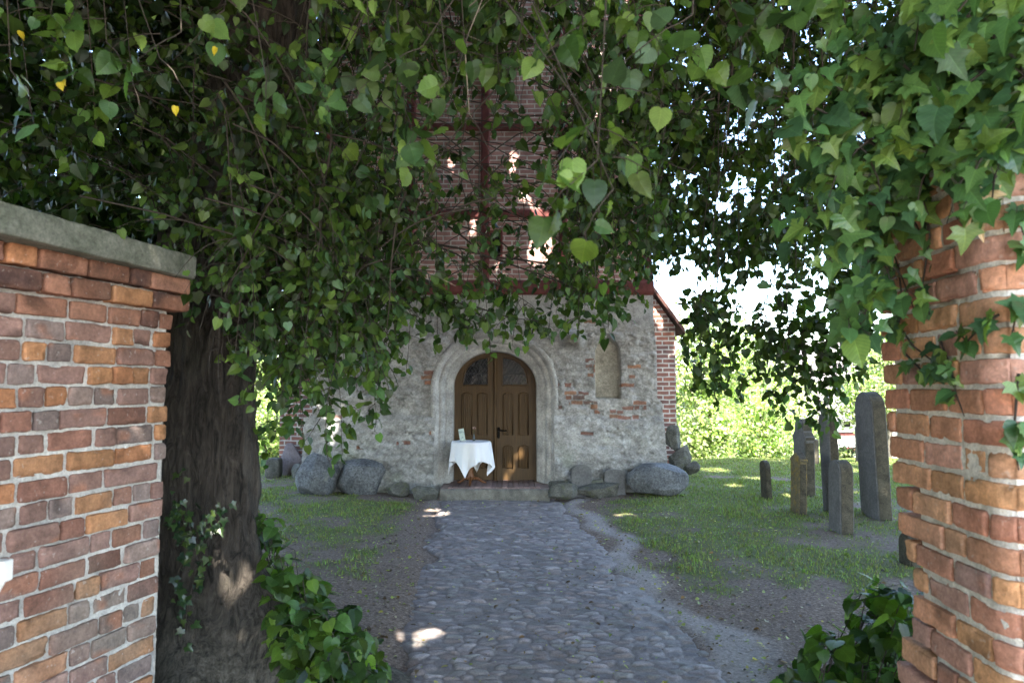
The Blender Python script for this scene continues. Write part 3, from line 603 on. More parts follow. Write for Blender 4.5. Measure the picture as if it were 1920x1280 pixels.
# ------------------------------------------------------------------ brick piers
def brick_geo(dims, r, step=.013):
    hx = np.array(dims) / 2; V = []; Fc = []; n0 = 0
    for ax in range(3):
        o1, o2 = [(1, 2), (2, 0), (0, 1)][ax]
        n1_, n2_ = max(4, int(dims[o1] / step)), max(4, int(dims[o2] / step))
        def lin(n, h):
            q = np.linspace(-1, 1, n + 1); e = np.sign(q) * (1 - (1 - np.abs(q)) ** 1.25); return e * h
        a, b = np.meshgrid(lin(n1_, hx[o1]), lin(n2_, hx[o2]), indexing='ij')
        for sg in (-1, 1):
            p_ = np.zeros(a.shape + (3,)); p_[..., o1] = a; p_[..., o2] = b; p_[..., ax] = sg * hx[ax]
            i = np.arange(a.size).reshape(a.shape) + n0; f = np.stack([i[:-1, :-1], i[1:, :-1], i[1:, 1:], i[:-1, 1:]], -1).reshape(-1, 4)
            if sg < 0: f = f[:, ::-1]
            V.append(p_.reshape(-1, 3)); Fc.append(f); n0 += a.size
    V = np.concatenate(V); Fc = np.concatenate(Fc); q = np.clip(V, -hx + r, hx - r); n = nrm(V - q); return q + n * r, n, Fc
def lay_brick(mb, fr, lo, hi, kind, seed, pal):
    """fr: (origin, U, N, Z) ; lo/hi in (u, n, z) with n pointing into the wall"""
    o, Uv, Nv, Zv = fr; dims = np.array(hi) - lo; v, n, f = brick_geo(dims, .006 + .005 * random.random())
    c = (np.array(lo) + hi) / 2; an = random.gauss(0, .008); ca, sa = math.cos(an), math.sin(an)
    v = np.stack([v[:, 0] * ca - v[:, 2] * sa, v[:, 1], v[:, 0] * sa + v[:, 2] * ca], 1) + c
    Wm = np.stack([Uv, Nv, Zv]); pw = o + v @ Wm; nw = n @ Wm
    d = .008 * fbm(pw, 9, 3, seed) + .004 * fbm(pw, 36, 3, seed + 3); edge_ = 1 - np.minimum(1, np.abs(n).max(1))
    chip = np.clip(fbm(pw, 12, 3, seed + 9) - .05, 0, 1) * np.clip(edge_ * 12, 0, 1); d = d - .024 * chip
    if kind == 'spall': d = d - .006 * (.2 + fbm(pw, 16, 3, seed + 5)) * (n[:, 1] < -.3) - .006 * np.abs(fbm(pw, 45, 2, seed + 6))
    pw = pw + nw * d[:, None]
    base = np.array(pal[kind][random.randrange(len(pal[kind]))]) * random.uniform(.8, 1.18)
    tn = 1 + .28 * fbm(pw, 10, 3, seed + 11)
    col = base * tn[:, None]
    gr_ = sm(.05, .5, fbm(pw, 1.6, 3, 777)); col = col * (1 - .35 * gr_[:, None]) + .35 * gr_[:, None] * np.array([.2, .185, .15])
    fm = sm(.3, .55, fbm(pw, 7, 3, seed + 17)); col = col * (1 - .5 * fm[:, None])
    if kind == 'grey':
        e2 = sm(.25, .5, fbm(pw, 9, 2, seed + 13)); col = col * (1 - .6 * e2[:, None]) + .6 * e2[:, None] * np.array([.3, .13, .075])
    if kind == 'dark':
        e2 = sm(.0, .5, fbm(pw, 9, 2, seed + 13)); col = col * (1 - .7 * e2[:, None]) + .7 * e2[:, None] * np.array([.05, .03, .028])
    mb.add(pw, f, col)
PALL = dict(grey=[(.2, .115, .09), (.23, .135, .11), (.18, .11, .09), (.21, .15, .125), (.17, .125, .11)], spall=[(.33, .16, .075), (.3, .15, .075), (.28, .125, .06)], red=[(.23, .11, .07), (.21, .1, .07), (.26, .13, .085)], dark=[(.14, .07, .05), (.17, .08, .05)])
PALR = dict(grey=[(.36, .21, .165), (.33, .2, .17)], spall=[(.48, .25, .12), (.5, .27, .14)], red=[(.5, .25, .15), (.46, .21, .135), (.54, .29, .165), (.46, .25, .185)], dark=[(.26, .13, .1)])
def kindof(pl):
    r = random.random(); return 'grey' if r < pl[0] else 'spall' if r < pl[0] + pl[1] else 'red' if r < pl[0] + pl[1] + pl[2] else 'dark'
def course_cuts(L0, L1, off):
    cuts = [L0]; k = 0; x = L0 + off
    while x < L1 - .07:
        cuts.append(x); x += (random.choice([.245, .125, .245, .125, .2]) + random.uniform(-.012, .012))
    return cuts + [L1]
def mortar_face(mb, fr, u0, u1, z0, z1, n_in, col, seed):
    o, Uv, Nv, Zv = fr; gu = np.linspace(u0, u1, max(3, int((u1 - u0) / .011))); gz = np.linspace(z0, z1, int((z1 - z0) / .011)); a, b = np.meshgrid(gu, gz)
    pw = o + a[..., None] * Uv + n_in * Nv + b[..., None] * Zv; pw = pw - Nv * (.004 * fbm(pw, 14, 2, seed) + .004 * fbm(pw, 60, 2, seed + 1) - .03 * sm(.2, .5, fbm(pw, 3.2, 3, seed + 6)))[..., None]
    mb.grid(pw, np.array(col) * (1 + .35 * fbm(pw, 4, 4, seed + 2) - .25 * sm(.2, .6, fbm(pw, 2, 2, seed + 4)))[..., None])
PIT = .0965
# left pier: inner face runs from near-left to far-right
nearL = np.array([wx(-60, 2.6), 2.6, 0]); farL = np.array([wx(319, 3.6), 3.6, 0]); UvL = nrm(farL - nearL); NvL = np.array([-UvL[1], UvL[0], 0]); ZV = np.array([0, 0, 1.]); LL = np.linalg.norm(farL - nearL)
frL = (nearL, UvL, NvL, ZV)
pierL = empty('brick_pier', 'weathered brick gate pier with mossy stone coping, left, in front of the tree trunk', 'gate pier', 'brick gate piers')
mb = MB(); mm = MB(); nc_ = 25; H = nc_ * PIT - .03
mats_sp = (.5, .3, .14)
for ci in range(nc_):
    z0 = ci * PIT - .03; z1 = z0 + PIT - .014; ext = 0; top_ = nc_ - ci
    if top_ <= 2: ext = .075
    elif top_ == 3: ext = .012
    end = LL + ext + random.uniform(-.012, .012) - (.05 if ci in (14,) else 0) - .012 * (nc_ - ci) * .25 + .02; cuts = course_cuts(-.35, end, random.choice([.06, .19, .12]))
    dark_top = (.1, .22, .2) if top_ <= 3 else mats_sp
    for a, b in zip(cuts[:-1], cuts[1:]):
        k_ = kindof(dark_top if top_ <= 3 else mats_sp); nn = random.gauss(0, .006) - ext * .7
        last = b == cuts[-1]
        wob = random.uniform(-.003, .003); dip = .05 * max(0, (1.2 - z0)) * (1 - (a + b) / 2 / LL) * .5
        lay_brick(mb, frL, (a + .008, nn - (.0 if k_ != 'spall' else .004), z0 + wob + dip), (b - .008, nn + (.125 if not last else .25), z1 + wob + dip), k_, random.randrange(9999), PALL)
mortar_face(mm, frL, -.35, LL - .02, -.05, H, .015, (.43, .41, .375), 5)
fe = (frL[0] + UvL * (LL - .03), NvL, UvL * -1, ZV); mortar_face(mm, (frL[0] + UvL * (LL - .025) + NvL * .01, NvL, -UvL, ZV), 0, .6, -.05, H, 0, (.36, .35, .32), 8)
brL = mb.build('brickwork', BRICKA, pierL); mm.build('mortar', MORTAR, pierL)
c0, c1 = P(5, 374, 2.52), P(371, 485, 3.66); zc0, zc1 = H - .018, H + .11
m = MB(); bm_v, bm_n, bm_f = brick_geo((1.5, .9, .125), .016, .018); Uc = nrm(np.array([c1[0] - c0[0], c1[1] - c0[1], 0])); Nc = np.array([-Uc[1], Uc[0], 0])
ctr = np.array([c1[0], c1[1], 0]) - Uc * .64 + Nc * .45; 
bv = bm_v.copy(); bv[:, 0] = bv[:, 0] * (1.28 / 1.5)
pw = ctr + bv[:, :1] * Uc + bv[:, 1:2] * Nc; pw[:, 2] = H + .048 + bm_v[:, 2]; pw += bm_n @ np.stack([Uc, Nc, ZV]) * (.006 * fbm(pw, 7, 3, 4) + .002 * fbm(pw, 60, 2, 9) - .02 * np.clip(fbm(pw, 6, 2, 12) - .3, 0, 1))[:, None]
m.add(pw, bm_f); m.build('coping', COPING, pierL)
bodyb = MB(); 
for fr_, L_ in ((frL, LL),):
    o_ = fr_[0] + UvL * -.35 + NvL * .03; q = np.array([o_, o_ + UvL * (L_ + .3), o_ + UvL * (L_ + .3) + NvL * .7, o_ + NvL * .7]); v_ = np.vstack([q + [0, 0, -.1], q + [0, 0, H - .02]]); bodyb.add(v_, [[0, 1, 5, 4], [1, 2, 6, 5], [2, 3, 7, 6], [3, 0, 4, 7], [4, 5, 6, 7]], (.35, .33, .3))
bodyb.build('core', MORTAR, pierL, False)

# right pier
nearR = np.array([wx(1884, 2.06), 2.06, 0]); farR = np.array([wx(1652, 2.84), 2.84, 0]); UvR = nrm(farR - nearR); NvR = np.array([UvR[1], -UvR[0], 0]); LR = np.linalg.norm(farR - nearR)
pierR = empty('brick_pier', 'orange red brick gate pier with pale joints and ivy heaped over its top, right', 'gate pier', 'brick gate piers')
frR = (nearR, UvR, NvR, ZV); UvS = NvR; NvS = UvR; frS = (nearR, UvS, NvS, ZV)      # front face
mb = MB(); mm = MB(); nc_ = 27; HR = nc_ * PIT - .03
for ci in range(nc_):
    z0 = ci * PIT - .03; z1 = z0 + PIT - .017; zc = z0 + .05
    endo = np.interp(zc, [.0, .55, .75, .9, 1.05, 1.25, 1.6, 1.9, 2.2], [-.1, -.1, -.06, -.17, -.2, -.1, -.03, .02, .02]) + random.uniform(-.012, .012)
    jut = np.interp(zc, [.0, .7, .82, 1.1, 1.3], [-.03, -.022, .0, .0, .0]) + random.gauss(0, .002)
    mx_ = (.15, .2, .6)
    cor = .245 if ci % 2 else .122
    cuts = [0, cor] + course_cuts(cor, LR + endo, random.choice([.125, .2, .245]))[1:]
    cuts2 = [.122 if ci % 2 else .245] + course_cuts(.122 if ci % 2 else .245, 1.0, random.choice([.125, .245]))[1:]
    for i_, (a, b) in enumerate(zip(cuts[:-1], cuts[1:])):
        k_ = kindof(mx_); nn = random.gauss(0, .003) + jut + (0.0 if z0 < 1.2 else 0); wid = (.122 if ci % 2 else .245) if i_ == 0 else .12
        lay_brick(mb, frR, (a + (.007 if i_ else -.002), nn, z0), (b - .007, nn + wid - .007, z1), k_, random.randrange(9999), PALR)
    for a, b in zip(cuts2[:-1], cuts2[1:]):
        k_ = kindof(mx_); nn = random.gauss(0, .003)
        lay_brick(mb, frS, (a + .007, nn, z0), (b - .007, nn + .12, z1), k_, random.randrange(9999), PALR)
mortar_face(mm, frR, .012, LR - .32, -.05, .95, .013, (.6, .57, .5), 25); mortar_face(mm, frR, .012, LR - .25, .955, 1.45, .011, (.6, .57, .5), 28); mortar_face(mm, frR, .012, LR - .09, 1.455, HR, .011, (.6, .57, .5), 26); mortar_face(mm, frS, .012, 1.0, -.05, HR, .011, (.66, .63, .57), 27)
def round_corner(m_, Rr=.13):          # the near corner is worn round
    for k in range(len(m_.v)):
        v_ = m_.v[k].copy(); q = v_ - nearR; a_, b_ = Rr - q @ UvR, Rr - q @ NvR; ok = (a_ > 0) & (b_ > 0) & (a_ < 1.4 * Rr) & (b_ < 1.4 * Rr)
        if ok.any():
            f_ = np.maximum(a_, b_) / np.maximum(np.hypot(a_, b_), 1e-6) - 1; v_[ok] -= (UvR * (a_ * f_)[:, None] + NvR * (b_ * f_)[:, None])[ok]; m_.v[k] = v_
round_corner(mb); round_corner(mm)
mb.build('brickwork', BRICKA, pierR); mm.build('mortar', MORTAR, pierR)
m = MB(); o_ = nearR + UvR * .07 + NvR * .07; q = np.array([o_, o_ + UvR * (LR - .26), o_ + UvR * (LR - .26) + NvR * .95, o_ + NvR * .95]); m.add(np.vstack([q + [0, 0, -.1], q + [0, 0, HR - .02]]), [[0, 3, 7, 4], [1, 0, 4, 5], [2, 1, 5, 6], [3, 2, 6, 7], [4, 7, 6, 5]], (.5, .48, .44)); m.build('core', MORTAR, pierR, False)
m = MB(); v_, n_, f_ = brick_geo((.7, .9, .1), .015, .03); c_ = nearR + UvR * .4 + NvR * .5; pw = c_ + v_[:, :1] * UvR + v_[:, 1:2] * NvR; pw[:, 2] = HR + .05 + v_[:, 2]; m.add(pw, f_[:, ::-1]); m.build('coping', COPING, pierR)

# white painted post end in front of the left pier
pb = P(2, 1052, 1.95); m = MB(); post = empty('white_post', 'white painted wooden post end at the left edge in front of the brick pier', 'post')
WHITE = m_plain('white_paint', (.72, .7, .66), .6, .1, 12, .3, .002)
m.box((pb[0] - .5, 1.93, pb[2] - .055), (pb[0] + .022, 1.97, pb[2] + .004)); bevel(m.build('top_rail', WHITE, post, False), .004)
m = MB(); Mx = Matrix.Translation((pb[0] - .005, 1.95, pb[2] - .055)) @ Matrix.Rotation(R(28), 4, 'Y'); m.box((-.02, -.016, -1.3), (.012, .016, .0), (1, 1, 1), Mx); bevel(m.build('leg', WHITE, post, False), .004)

# ------------------------------------------------------------------ leaves
def leaf_tpl(hi, kind='heart'):
    if kind == 'heart':
        oy = np.array([-.06, -.1, -.02, .15, .38, .6, .78, .9, 1.06]); ox = np.array([.04, .2, .4, .5, .49, .39, .25, .11, 0])
        if hi:
            tt_ = np.linspace(0, 8, 25); ys_ = np.interp(tt_, np.arange(9), oy); xs_ = np.interp(tt_, np.arange(9), ox); xs_ = xs_ + np.where(np.arange(25) % 2, .02, -.012) * (np.arange(25) > 3) * (np.arange(25) < 24); oy, ox = ys_, xs_
        else: s_ = [1, 2, 4, 6, 8]; oy, ox = oy[s_], ox[s_]
    elif kind == 'ivy':
        pts = np.array([[.03, -.02], [.2, -.15], [.42, -.11], [.35, .08], [.57, .3], [.34, .36], [.21, .5], [.11, .79], [0, 1.0]]); ox, oy = pts[:, 0], pts[:, 1]
        if hi: tt_ = np.linspace(0, 8, 17); ox, oy = np.interp(tt_, np.arange(9), ox), np.interp(tt_, np.arange(9), oy)
    n = len(ox); my = np.clip(oy, 0, 1.0); my = np.maximum.accumulate(my) if kind == 'heart' else np.interp(np.arange(n), [0, n * .45, n - 1], [0, .3, 1.])
    mid = np.stack([0 * my, my], 1); hx_, hy_ = ox * .55, my + (oy - my) * .55
    rows = [mid, np.stack([hx_, hy_], 1), np.stack([ox, oy], 1)]
    V = []; Fq = []
    for sg in (1, -1):
        b0 = len(V) * n
        for r_ in rows: V.append(r_ * [sg, 1])
        for j in range(2):
            for i in range(n - 1):
                a = b0 + j * n + i; f = [a, a + n, a + n + 1, a + 1]; Fq.append(f if sg > 0 else f[::-1])
    V = np.concatenate(V); z = .22 * np.abs(V[:, 0]) ** 1.2 - .28 * np.clip(V[:, 1], 0, 1) ** 2 * .6 + (.025 * np.sin(V[:, 1] * 22 - np.abs(V[:, 0]) * 16) if hi else 0) * np.abs(V[:, 0]) * 2 - .18 * V[:, 0] ** 2
    return np.stack([V[:, 0], V[:, 1], z], 1), np.array(Fq)
TPL = {(k, h): leaf_tpl(h, k) for k in ('heart', 'ivy') for h in (0, 1)}
# plain five-point leaf for crowns out of sight and far off
TPL[('far', 0)] = (np.array([[0, 0, 0], [.42, .3, .08], [.3, .75, .05], [0, 1.05, -.1], [-.3, .75, .05], [-.42, .3, .08]]), np.array([[0, 1, 2, 3], [0, 3, 4, 5]]))
class Leaves:
    def __init__(s): s.p = []; s.t = []; s.n = []; s.s = []; s.c = []
    def add(s, p, t, n, sz, c): s.p.append(p); s.t.append(t); s.n.append(n); s.s.append(sz); s.c.append(c)
    def emit(s, mb, tpl):
        if not s.p: return
        tv, tf = TPL[tpl]; p, t_, n = np.array(s.p), nrm(np.array(s.t)), np.array(s.n); n = nrm(n - (n * t_).sum(1, keepdims=True) * t_); b = np.cross(t_, n); sz = np.array(s.s)
        N = len(p); wv = 1 + .25 * (rng.random((N, 1)) - .5); curl = rng.uniform(.2, 2.4, (N, 1))
        bend = rng.normal(0, .16, (N, 1, 1)); wv = wv * rng.uniform(.85, 1.15, (N, 1))
        V = p[:, None] + sz[:, None, None] * ((tv[None, :, 0:1] * wv[:, None] + bend * tv[None, :, 1:2] ** 2) * b[:, None] + tv[None, :, 1:2] * t_[:, None] + tv[None, :, 2:3] * curl[:, None] * n[:, None])
        Fq = (tf[None] + (np.arange(N) * len(tv))[:, None, None]).reshape(-1, 4)
        c = np.repeat(np.array(s.c), len(tv), 0); l = np.tile(tv * [1, 1, 0], (N, 1)); l[:, 2] = np.repeat(rng.random(N), len(tv))
        mb.add(V.reshape(-1, 3), Fq, c, l)
GREENS = np.array([[.03, .058, .011], [.04, .07, .012], [.022, .045, .012], [.052, .082, .014], [.03, .06, .02]])
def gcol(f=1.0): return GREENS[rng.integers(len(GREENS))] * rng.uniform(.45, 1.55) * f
DOWN = np.array([0, 0, -1.])
def shoot(lv, tw, p0, d0, L, nl, size, f=1.0, droop=.8, tr=.003):
    """a leafy shoot: curved twig, alternate hanging leaves"""
    if p0[1] > 2.6 and -.165 < p0[0] / p0[1] < .085 and .15 < (p0[2] - CAMZ) / p0[1] < .47 and rng.random() < .36: return   # airy where the tower shows through
    n = 6; pts = [np.array(p0, float)]; d = nrm(np.array(d0, float))
    for k in range(n): d = nrm(d + DOWN * droop / n + rng.normal(0, .1, 3)); pts.append(pts[-1] + d * L / n)
    pts = np.array(pts); tw.tube(pts, np.linspace(tr, tr * .4, n + 1), 4)
    for k in range(nl):
        u_ = (k + .7) / nl * n; i = min(int(u_), n - 1); q = pts[i] + (pts[i + 1] - pts[i]) * (u_ - i); ax = nrm(pts[i + 1] - pts[i]); sd_ = nrm(np.cross(ax, rng.normal(size=3)))
        sz = size * rng.uniform(.65, 1.25); pl_ = sz * rng.uniform(.25, .5); out = nrm(sd_ * .8 + ax * .5); tip = nrm(out * rng.uniform(.2, 1.2) + DOWN * rng.uniform(.2, 1.0) + rng.normal(0, .35, 3))
        q2 = q + (out + DOWN * .3) * pl_
        if in_gap(q2): continue
        tw.tube([q, q2], .0011, 3, (1.3, 1.6, .8)); nn = np.array([0, 0, .55]) + out * .4 + rng.normal(0, .65, 3); lv.add(q2, tip, nn, sz, gcol(f))
def strand(lv, tw, top, tip, nsh, size, f=1.0, start=.25, shl=.3, nl=6, r=.006):
    """long hanging branch from top to tip with leafy side shoots"""
    top, tip = np.array(top, float), np.array(tip, float); n = 14; ts = np.linspace(0, 1, n + 1); e = tip - top
    sw = np.stack([ts ** .55, ts ** .55, ts ** 1.15], 1); pts = top + e * sw + np.stack([vn(xyz(ts * 3, top[0] * 9, k), 1, k) * .07 for k in (1, 2, 3)], 1) * np.sin(ts * np.pi)[:, None]
    tw.tube(pts, np.linspace(r, .0016, n + 1), 5)
    for k in range(nsh):
        u_ = (start + (1 - start) * (k + rng.random()) / nsh) * n; i = min(int(u_), n - 1); q = pts[i] + (pts[i + 1] - pts[i]) * (u_ - i); a = rng.uniform(0, 6.28)
        shoot(lv, tw, q, np.array([math.cos(a), math.sin(a), rng.uniform(-.7, .2)]), shl * rng.uniform(.5, 1.2) * (1.15 - .55 * u_ / n), max(3, int(nl * rng.uniform(.6, 1.2))), size, f)
    shoot(lv, tw, pts[-1], pts[-1] - pts[-2], shl * .5, max(3, nl // 2), size, f)

FLECK = [(P(1135, 165, YT), .13), (P(1120, 215, YT), .1), (P(1015, 462, YT), .16), (P(1010, 405, YT), .08), (P(985, 360, YT), .08), (P(960, 300, YT), .08), (P(800, 330, YT), .08), (P(890, 420, YT), .08), (P(1240, 600, YN), .1),
         (G(815, 958), .22), (G(790, 1186), .15), (G(1170, 965), .1), (G(1340, 885), .3), (G(1410, 900), .2), (G(1600, 885), .3), (G(1380, 915), .15), (G(520, 878), .3), (G(600, 940), .1), (G(1000, 945), .07), (G(700, 985), .06), (G(720, 955), .06), (P(432, 1045, 4.35), .03), (P(425, 1120, 4.3), .04), (P(440, 900, 4.4), .02), (P(955, 872, YD), .08), (P(985, 850, YD), .05), (P(908, 862, 11.2), .07), (P(625, 800, YF), .05), (P(850, 300, YT), .04), (P(1180, 300, YT), .1), (P(1150, 420, YT), .08), (P(935, 500, YT), .06), (G(1490, 935), .15), (G(1570, 925), .14), (G(1650, 975), .08), (P(1040, 500, YT), .07)]
FP = np.array([q[0] for q in FLECK]); FR = np.array([q[1] for q in FLECK]); SD = np.array(sdir)
def in_gap(q):  # leaves left out along sun rays so flecks land on chosen spots
    d = np.asarray(q) - FP; t_ = d @ SD; return bool(np.any((t_ > 0) & (np.linalg.norm(d - t_[:, None] * SD, axis=1) < FR + .13)))
def canopy(lv, cx, cy, rad, ncl, per, size, ext=(1, 1)):
    for k in range(ncl):
        a = rng.uniform(0, 6.28); rr = rad * math.sqrt(rng.random()); x, y = cx + rr * math.cos(a) * ext[0], cy + rr * math.sin(a) * ext[1]
        zmin = max(4.6, 2.4 + .62 * max(y, 0)) + .4; zc = zmin + rng.random() ** 1.3 * (3.4 * (1 - .4 * (rr / rad) ** 2))
        if y > 10.7: continue
        q = rng.normal(0, .5, (per, 3)) * [1, 1, .55] + [x, y, zc]
        for w_ in q: 
            if w_[1] > 11.0: w_[1] = 11.0 - rng.random()
            if w_[2] < zmin - .35 or in_gap(w_): continue
            t_ = rng.normal(0, 1, 3) + DOWN * .5; lv.add(w_, t_, np.array([0, 0, 1]) + rng.normal(0, .5, 3), size * rng.uniform(.7, 1.2), gcol())

# bark
t = NT('linden_bark'); co = t.co(); mp = t.n('Mapping'); t.k(co, 3, mp, 0); mp.inputs['Scale'].default_value = (9, 9, 1.6)
n1 = t.noise(2.2, 7, .7, (mp, 0), 1.2); n2 = t.noise(70, 4, .7, (co, 3)); n3 = t.noise(1.3, 4, .6, (co, 3)); r = t.ramp(n1, [(.36, (.012, .01, .008)), (.62, (.075, .062, .05))]); r2 = t.ramp(n3, [(.5, (0,) * 3), (.75, (.5,) * 3)])
x = t.mix((r, 0), (.085, .09, .06), (r2, 0)); sz_ = t.n('SeparateXYZ'); t.k(co, 3, sz_, 0); zz_ = t.math('ADD', (sz_, 2), (n3, 0)); lo_ = t.ramp(zz_, [(.45, (.6,) * 3), (1.6, (0,) * 3)]); pale = t.ramp(n2, [(.3, (.1, .09, .068)), (.7, (.27, .25, .2))]); ridge_ = t.ramp(n1, [(.34, (.25,) * 3), (.6, (1.05,) * 3)]); pale = t.mix((pale, 0), (ridge_, 0), 1, 'MULTIPLY'); x = t.mix((x, 2), (pale, 2), (lo_, 0)); t.base(x, 2); b1 = t.bump((n1, 0), 1, .05); t.bump((n2, 0), .6, .008, b1); t.p.inputs['Roughness'].default_value = .95  # mossy grey-brown foot, made paler in colour to suggest sunlit patches
BARK = t.m
def trunk(mb, base, pts, rad, lobes=.1, flare=1.2, seed=1, k=220, rows=420):
    pts = np.array(pts, float); tt_ = np.linspace(0, len(pts) - 1, rows); ctr = np.stack([np.interp(tt_, np.arange(len(pts)), pts[:, i]) for i in range(3)], 1)
    for i in range(2): ctr[:, i] = np.convolve(np.pad(ctr[:, i], rows // 12, mode='edge'), np.ones(2 * (rows // 12) + 1) / (2 * (rows // 12) + 1), 'valid')
    rr = np.interp(tt_, np.arange(len(rad)), rad); a = np.linspace(0, 2 * np.pi, k + 1)[None, :]; z = ctr[:, 2:3]
    fl = flare * np.exp(-np.clip(z, 0, 9) / .3)
    R_ = rr[:, None] * (1 + lobes * np.cos(3 * a + .4 * z + 1) + lobes * .7 * np.cos(5 * a - .3 * z + seed) + fl * (.35 + .4 * np.clip(np.cos(4 * a + 1.2), 0, 1) + .25 * np.cos(7 * a + 2)) + .75 * flare * np.exp(-np.clip(z, 0, 9) / .42) * np.clip(np.cos(a + .55), 0, 1) ** 5)
    Vv = ctr[:, None] + np.stack([R_ * np.cos(a), R_ * np.sin(a), 0 * R_], -1)
    d = .06 * fbm(Vv * [3, 3, .55], 2.2, 4, seed) - .06 * np.abs(fbm(Vv * [6, 6, .9], 2, 4, seed + 4)) + .02 * fbm(Vv * [1, 1, .5], 16, 3, seed + 5) + .05 * fbm(Vv, 1.5, 2, seed + 7)
    Vv = Vv + np.stack([np.cos(a) * d, np.sin(a) * d, 0 * d], -1); mb.grid(Vv)
def limb(mb, p0, p1, r0, r1, bow=.5):
    p0, p1 = np.array(p0, float), np.array(p1, float); ts = np.linspace(0, 1, 14)[:, None]; q = p0 + (p1 - p0) * ts; q[:, 2] += bow * np.sin(ts[:, 0] * np.pi); q += .12 * np.stack([vn(xyz(ts[:, 0] * 4, p1[0] * 3, i), 1, i) for i in range(3)], 1); mb.tube(q, np.linspace(r0, r1, 14), 10)

# --- linden by the left pier: hanging shoots cover the upper half of the view
TB = np.array([-2.22, 4.75, 0]); lindenL = empty('linden_tree', 'big old linden with ivied trunk behind the left brick pier, leaves hanging over the path', 'tree', 'lindens over the churchyard gate')
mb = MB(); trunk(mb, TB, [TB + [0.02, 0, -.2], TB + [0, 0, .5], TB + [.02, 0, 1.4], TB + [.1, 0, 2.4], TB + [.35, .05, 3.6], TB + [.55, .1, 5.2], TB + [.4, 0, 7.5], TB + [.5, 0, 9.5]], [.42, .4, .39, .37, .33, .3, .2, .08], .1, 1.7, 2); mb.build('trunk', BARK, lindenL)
mb = MB(); fork = TB + [.45, .1, 4.9]
limbsL = []
for (x, y, z) in ((-4.5, 3.5, 6.2), (-3, 1.2, 5.6), (-.6, 1.6, 5.0), (.8, 3.6, 5.8), (1.8, 5.6, 6.6), (.2, 7.4, 7.6), (-1.6, 8.4, 8.0), (-4.2, 7.2, 7.4), (.3, .8, 4.6), (1.0, 8.6, 8.6)): limb(mb, fork + rng.normal(0, .15, 3), (x, y, z), .13, .03, .7)
mb.build('limb', BARK, lindenL)
lvN, lvM, lvC = Leaves(), Leaves(), Leaves(); tw = MB()
lvNr, lvMr = Leaves(), Leaves(); twr = MB()
def bound(px):    # lower fringe of the foliage
    return np.interp(px, [0, 200, 330, 380, 450, 520, 600, 640, 690, 720, 760, 830, 900, 930, 1000, 1100, 1160, 1200, 1240, 1330, 1400, 1500, 1620], [380, 430, 520, 640, 690, 730, 800, 720, 700, 740, 640, 600, 600, 615, 600, 595, 570, 500, 470, 490, 470, 560, 600])
# hanging bulk beside the tower, depth 3.6..6.2
for k in range(210):
    px = rng.uniform(330, 745) if rng.random() < .75 else rng.uniform(1065, 1250); d_ = rng.uniform(3.6, 6.2); lo = bound(px) - abs(rng.normal(0, 170)) - 10
    tip = P(px, lo, d_); top = tip + [rng.normal(-.3, .8), rng.normal(0, .5), 0]; top[2] = tip[2] + rng.uniform(.5, 1.4)
    strand(lvM, tw, top, tip, int(max(3, (top[2] - tip[2]) / .13)), rng.uniform(.044, .058), 1, .1, .4, 9, .005)
for k in range(80):
    px = rng.uniform(540, 1250); d_ = rng.uniform(3.2, 6.0); py = rng.uniform(-20, 300) * (.62 if 740 < px < 1065 else 1.25)
    tip = P(px, py, d_); top = tip + [rng.normal(0, .7), rng.normal(-.2, .4), rng.uniform(.3, .9)]; strand(lvM, tw, top, tip, 8, rng.uniform(.046, .06), 1, .05, .38, 8, .005)
# boughs reaching across in front of the tower, shoots drooping from them
for (ax, ay, bx, by, d0, d1) in ((620, 420, 1010, 585, 4.3, 4.8), (600, 470, 900, 590, 4.2, 4.4), (640, 380, 1100, 560, 4.5, 5.2), (700, 450, 1160, 575, 4.6, 5), (680, 500, 860, 600, 4.2, 4.2), (900, 480, 1190, 545, 4.8, 5.2), (1260, 420, 1050, 560, 5.4, 5), (1240, 380, 1090, 520, 5.2, 5), (640, 330, 820, 470, 4.8, 5.2), (760, 400, 960, 555, 4.8, 5.0), (1230, 200, 1080, 330, 5.5, 5.2), (1220, 120, 1060, 240, 5.6, 5.4), (1240, 300, 1120, 440, 5.4, 5.2), (700, 560, 1000, 600, 4.3, 4.5), (580, 300, 800, 380, 5, 5.6)):
    strand(lvM, tw, P(ax, ay, d0), P(bx, by, d1), 13, .05, .95, .05, .32, 8, .009)
# the fringe tips drawn out along the photo's lower edge
for (px, py, d_, up) in ((612, 835, 3.6, .9), (565, 790, 3.5, 1.0), (640, 815, 4.2, 1.2), (705, 775, 4.4, .9), (712, 740, 4.6, 1), (690, 700, 4.3, .9), (765, 665, 4.4, .8), (918, 632, 3.9, .7), (870, 612, 4.4, .6), (985, 612, 4.6, .6), (1030, 606, 4.7, .6), (1085, 602, 4.8, .6), (1140, 590, 4.9, .6), (820, 618, 4.5, .6), (945, 600, 4.6, .7), (520, 780, 3.9, 1), (480, 730, 3.7, 1), (545, 740, 4.4, 1), (500, 840, 5.4, 1.2), (1165, 560, 5.2, .8), (1060, 590, 5, .7), (590, 700, 4, .9), (440, 690, 3.5, .8), (660, 640, 4, .9), (740, 620, 4.3, .9), (395, 660, 3.75, .7), (380, 600, 3.7, .6), (410, 720, 3.75, .7)):
    tip = P(px, py, d_); top = tip + [rng.normal(0, .15), rng.normal(0, .15), up + .5]; strand(lvM, tw, top, tip, int(4 + up * 7), .054, 1.15, .1, .24, 8, .004)
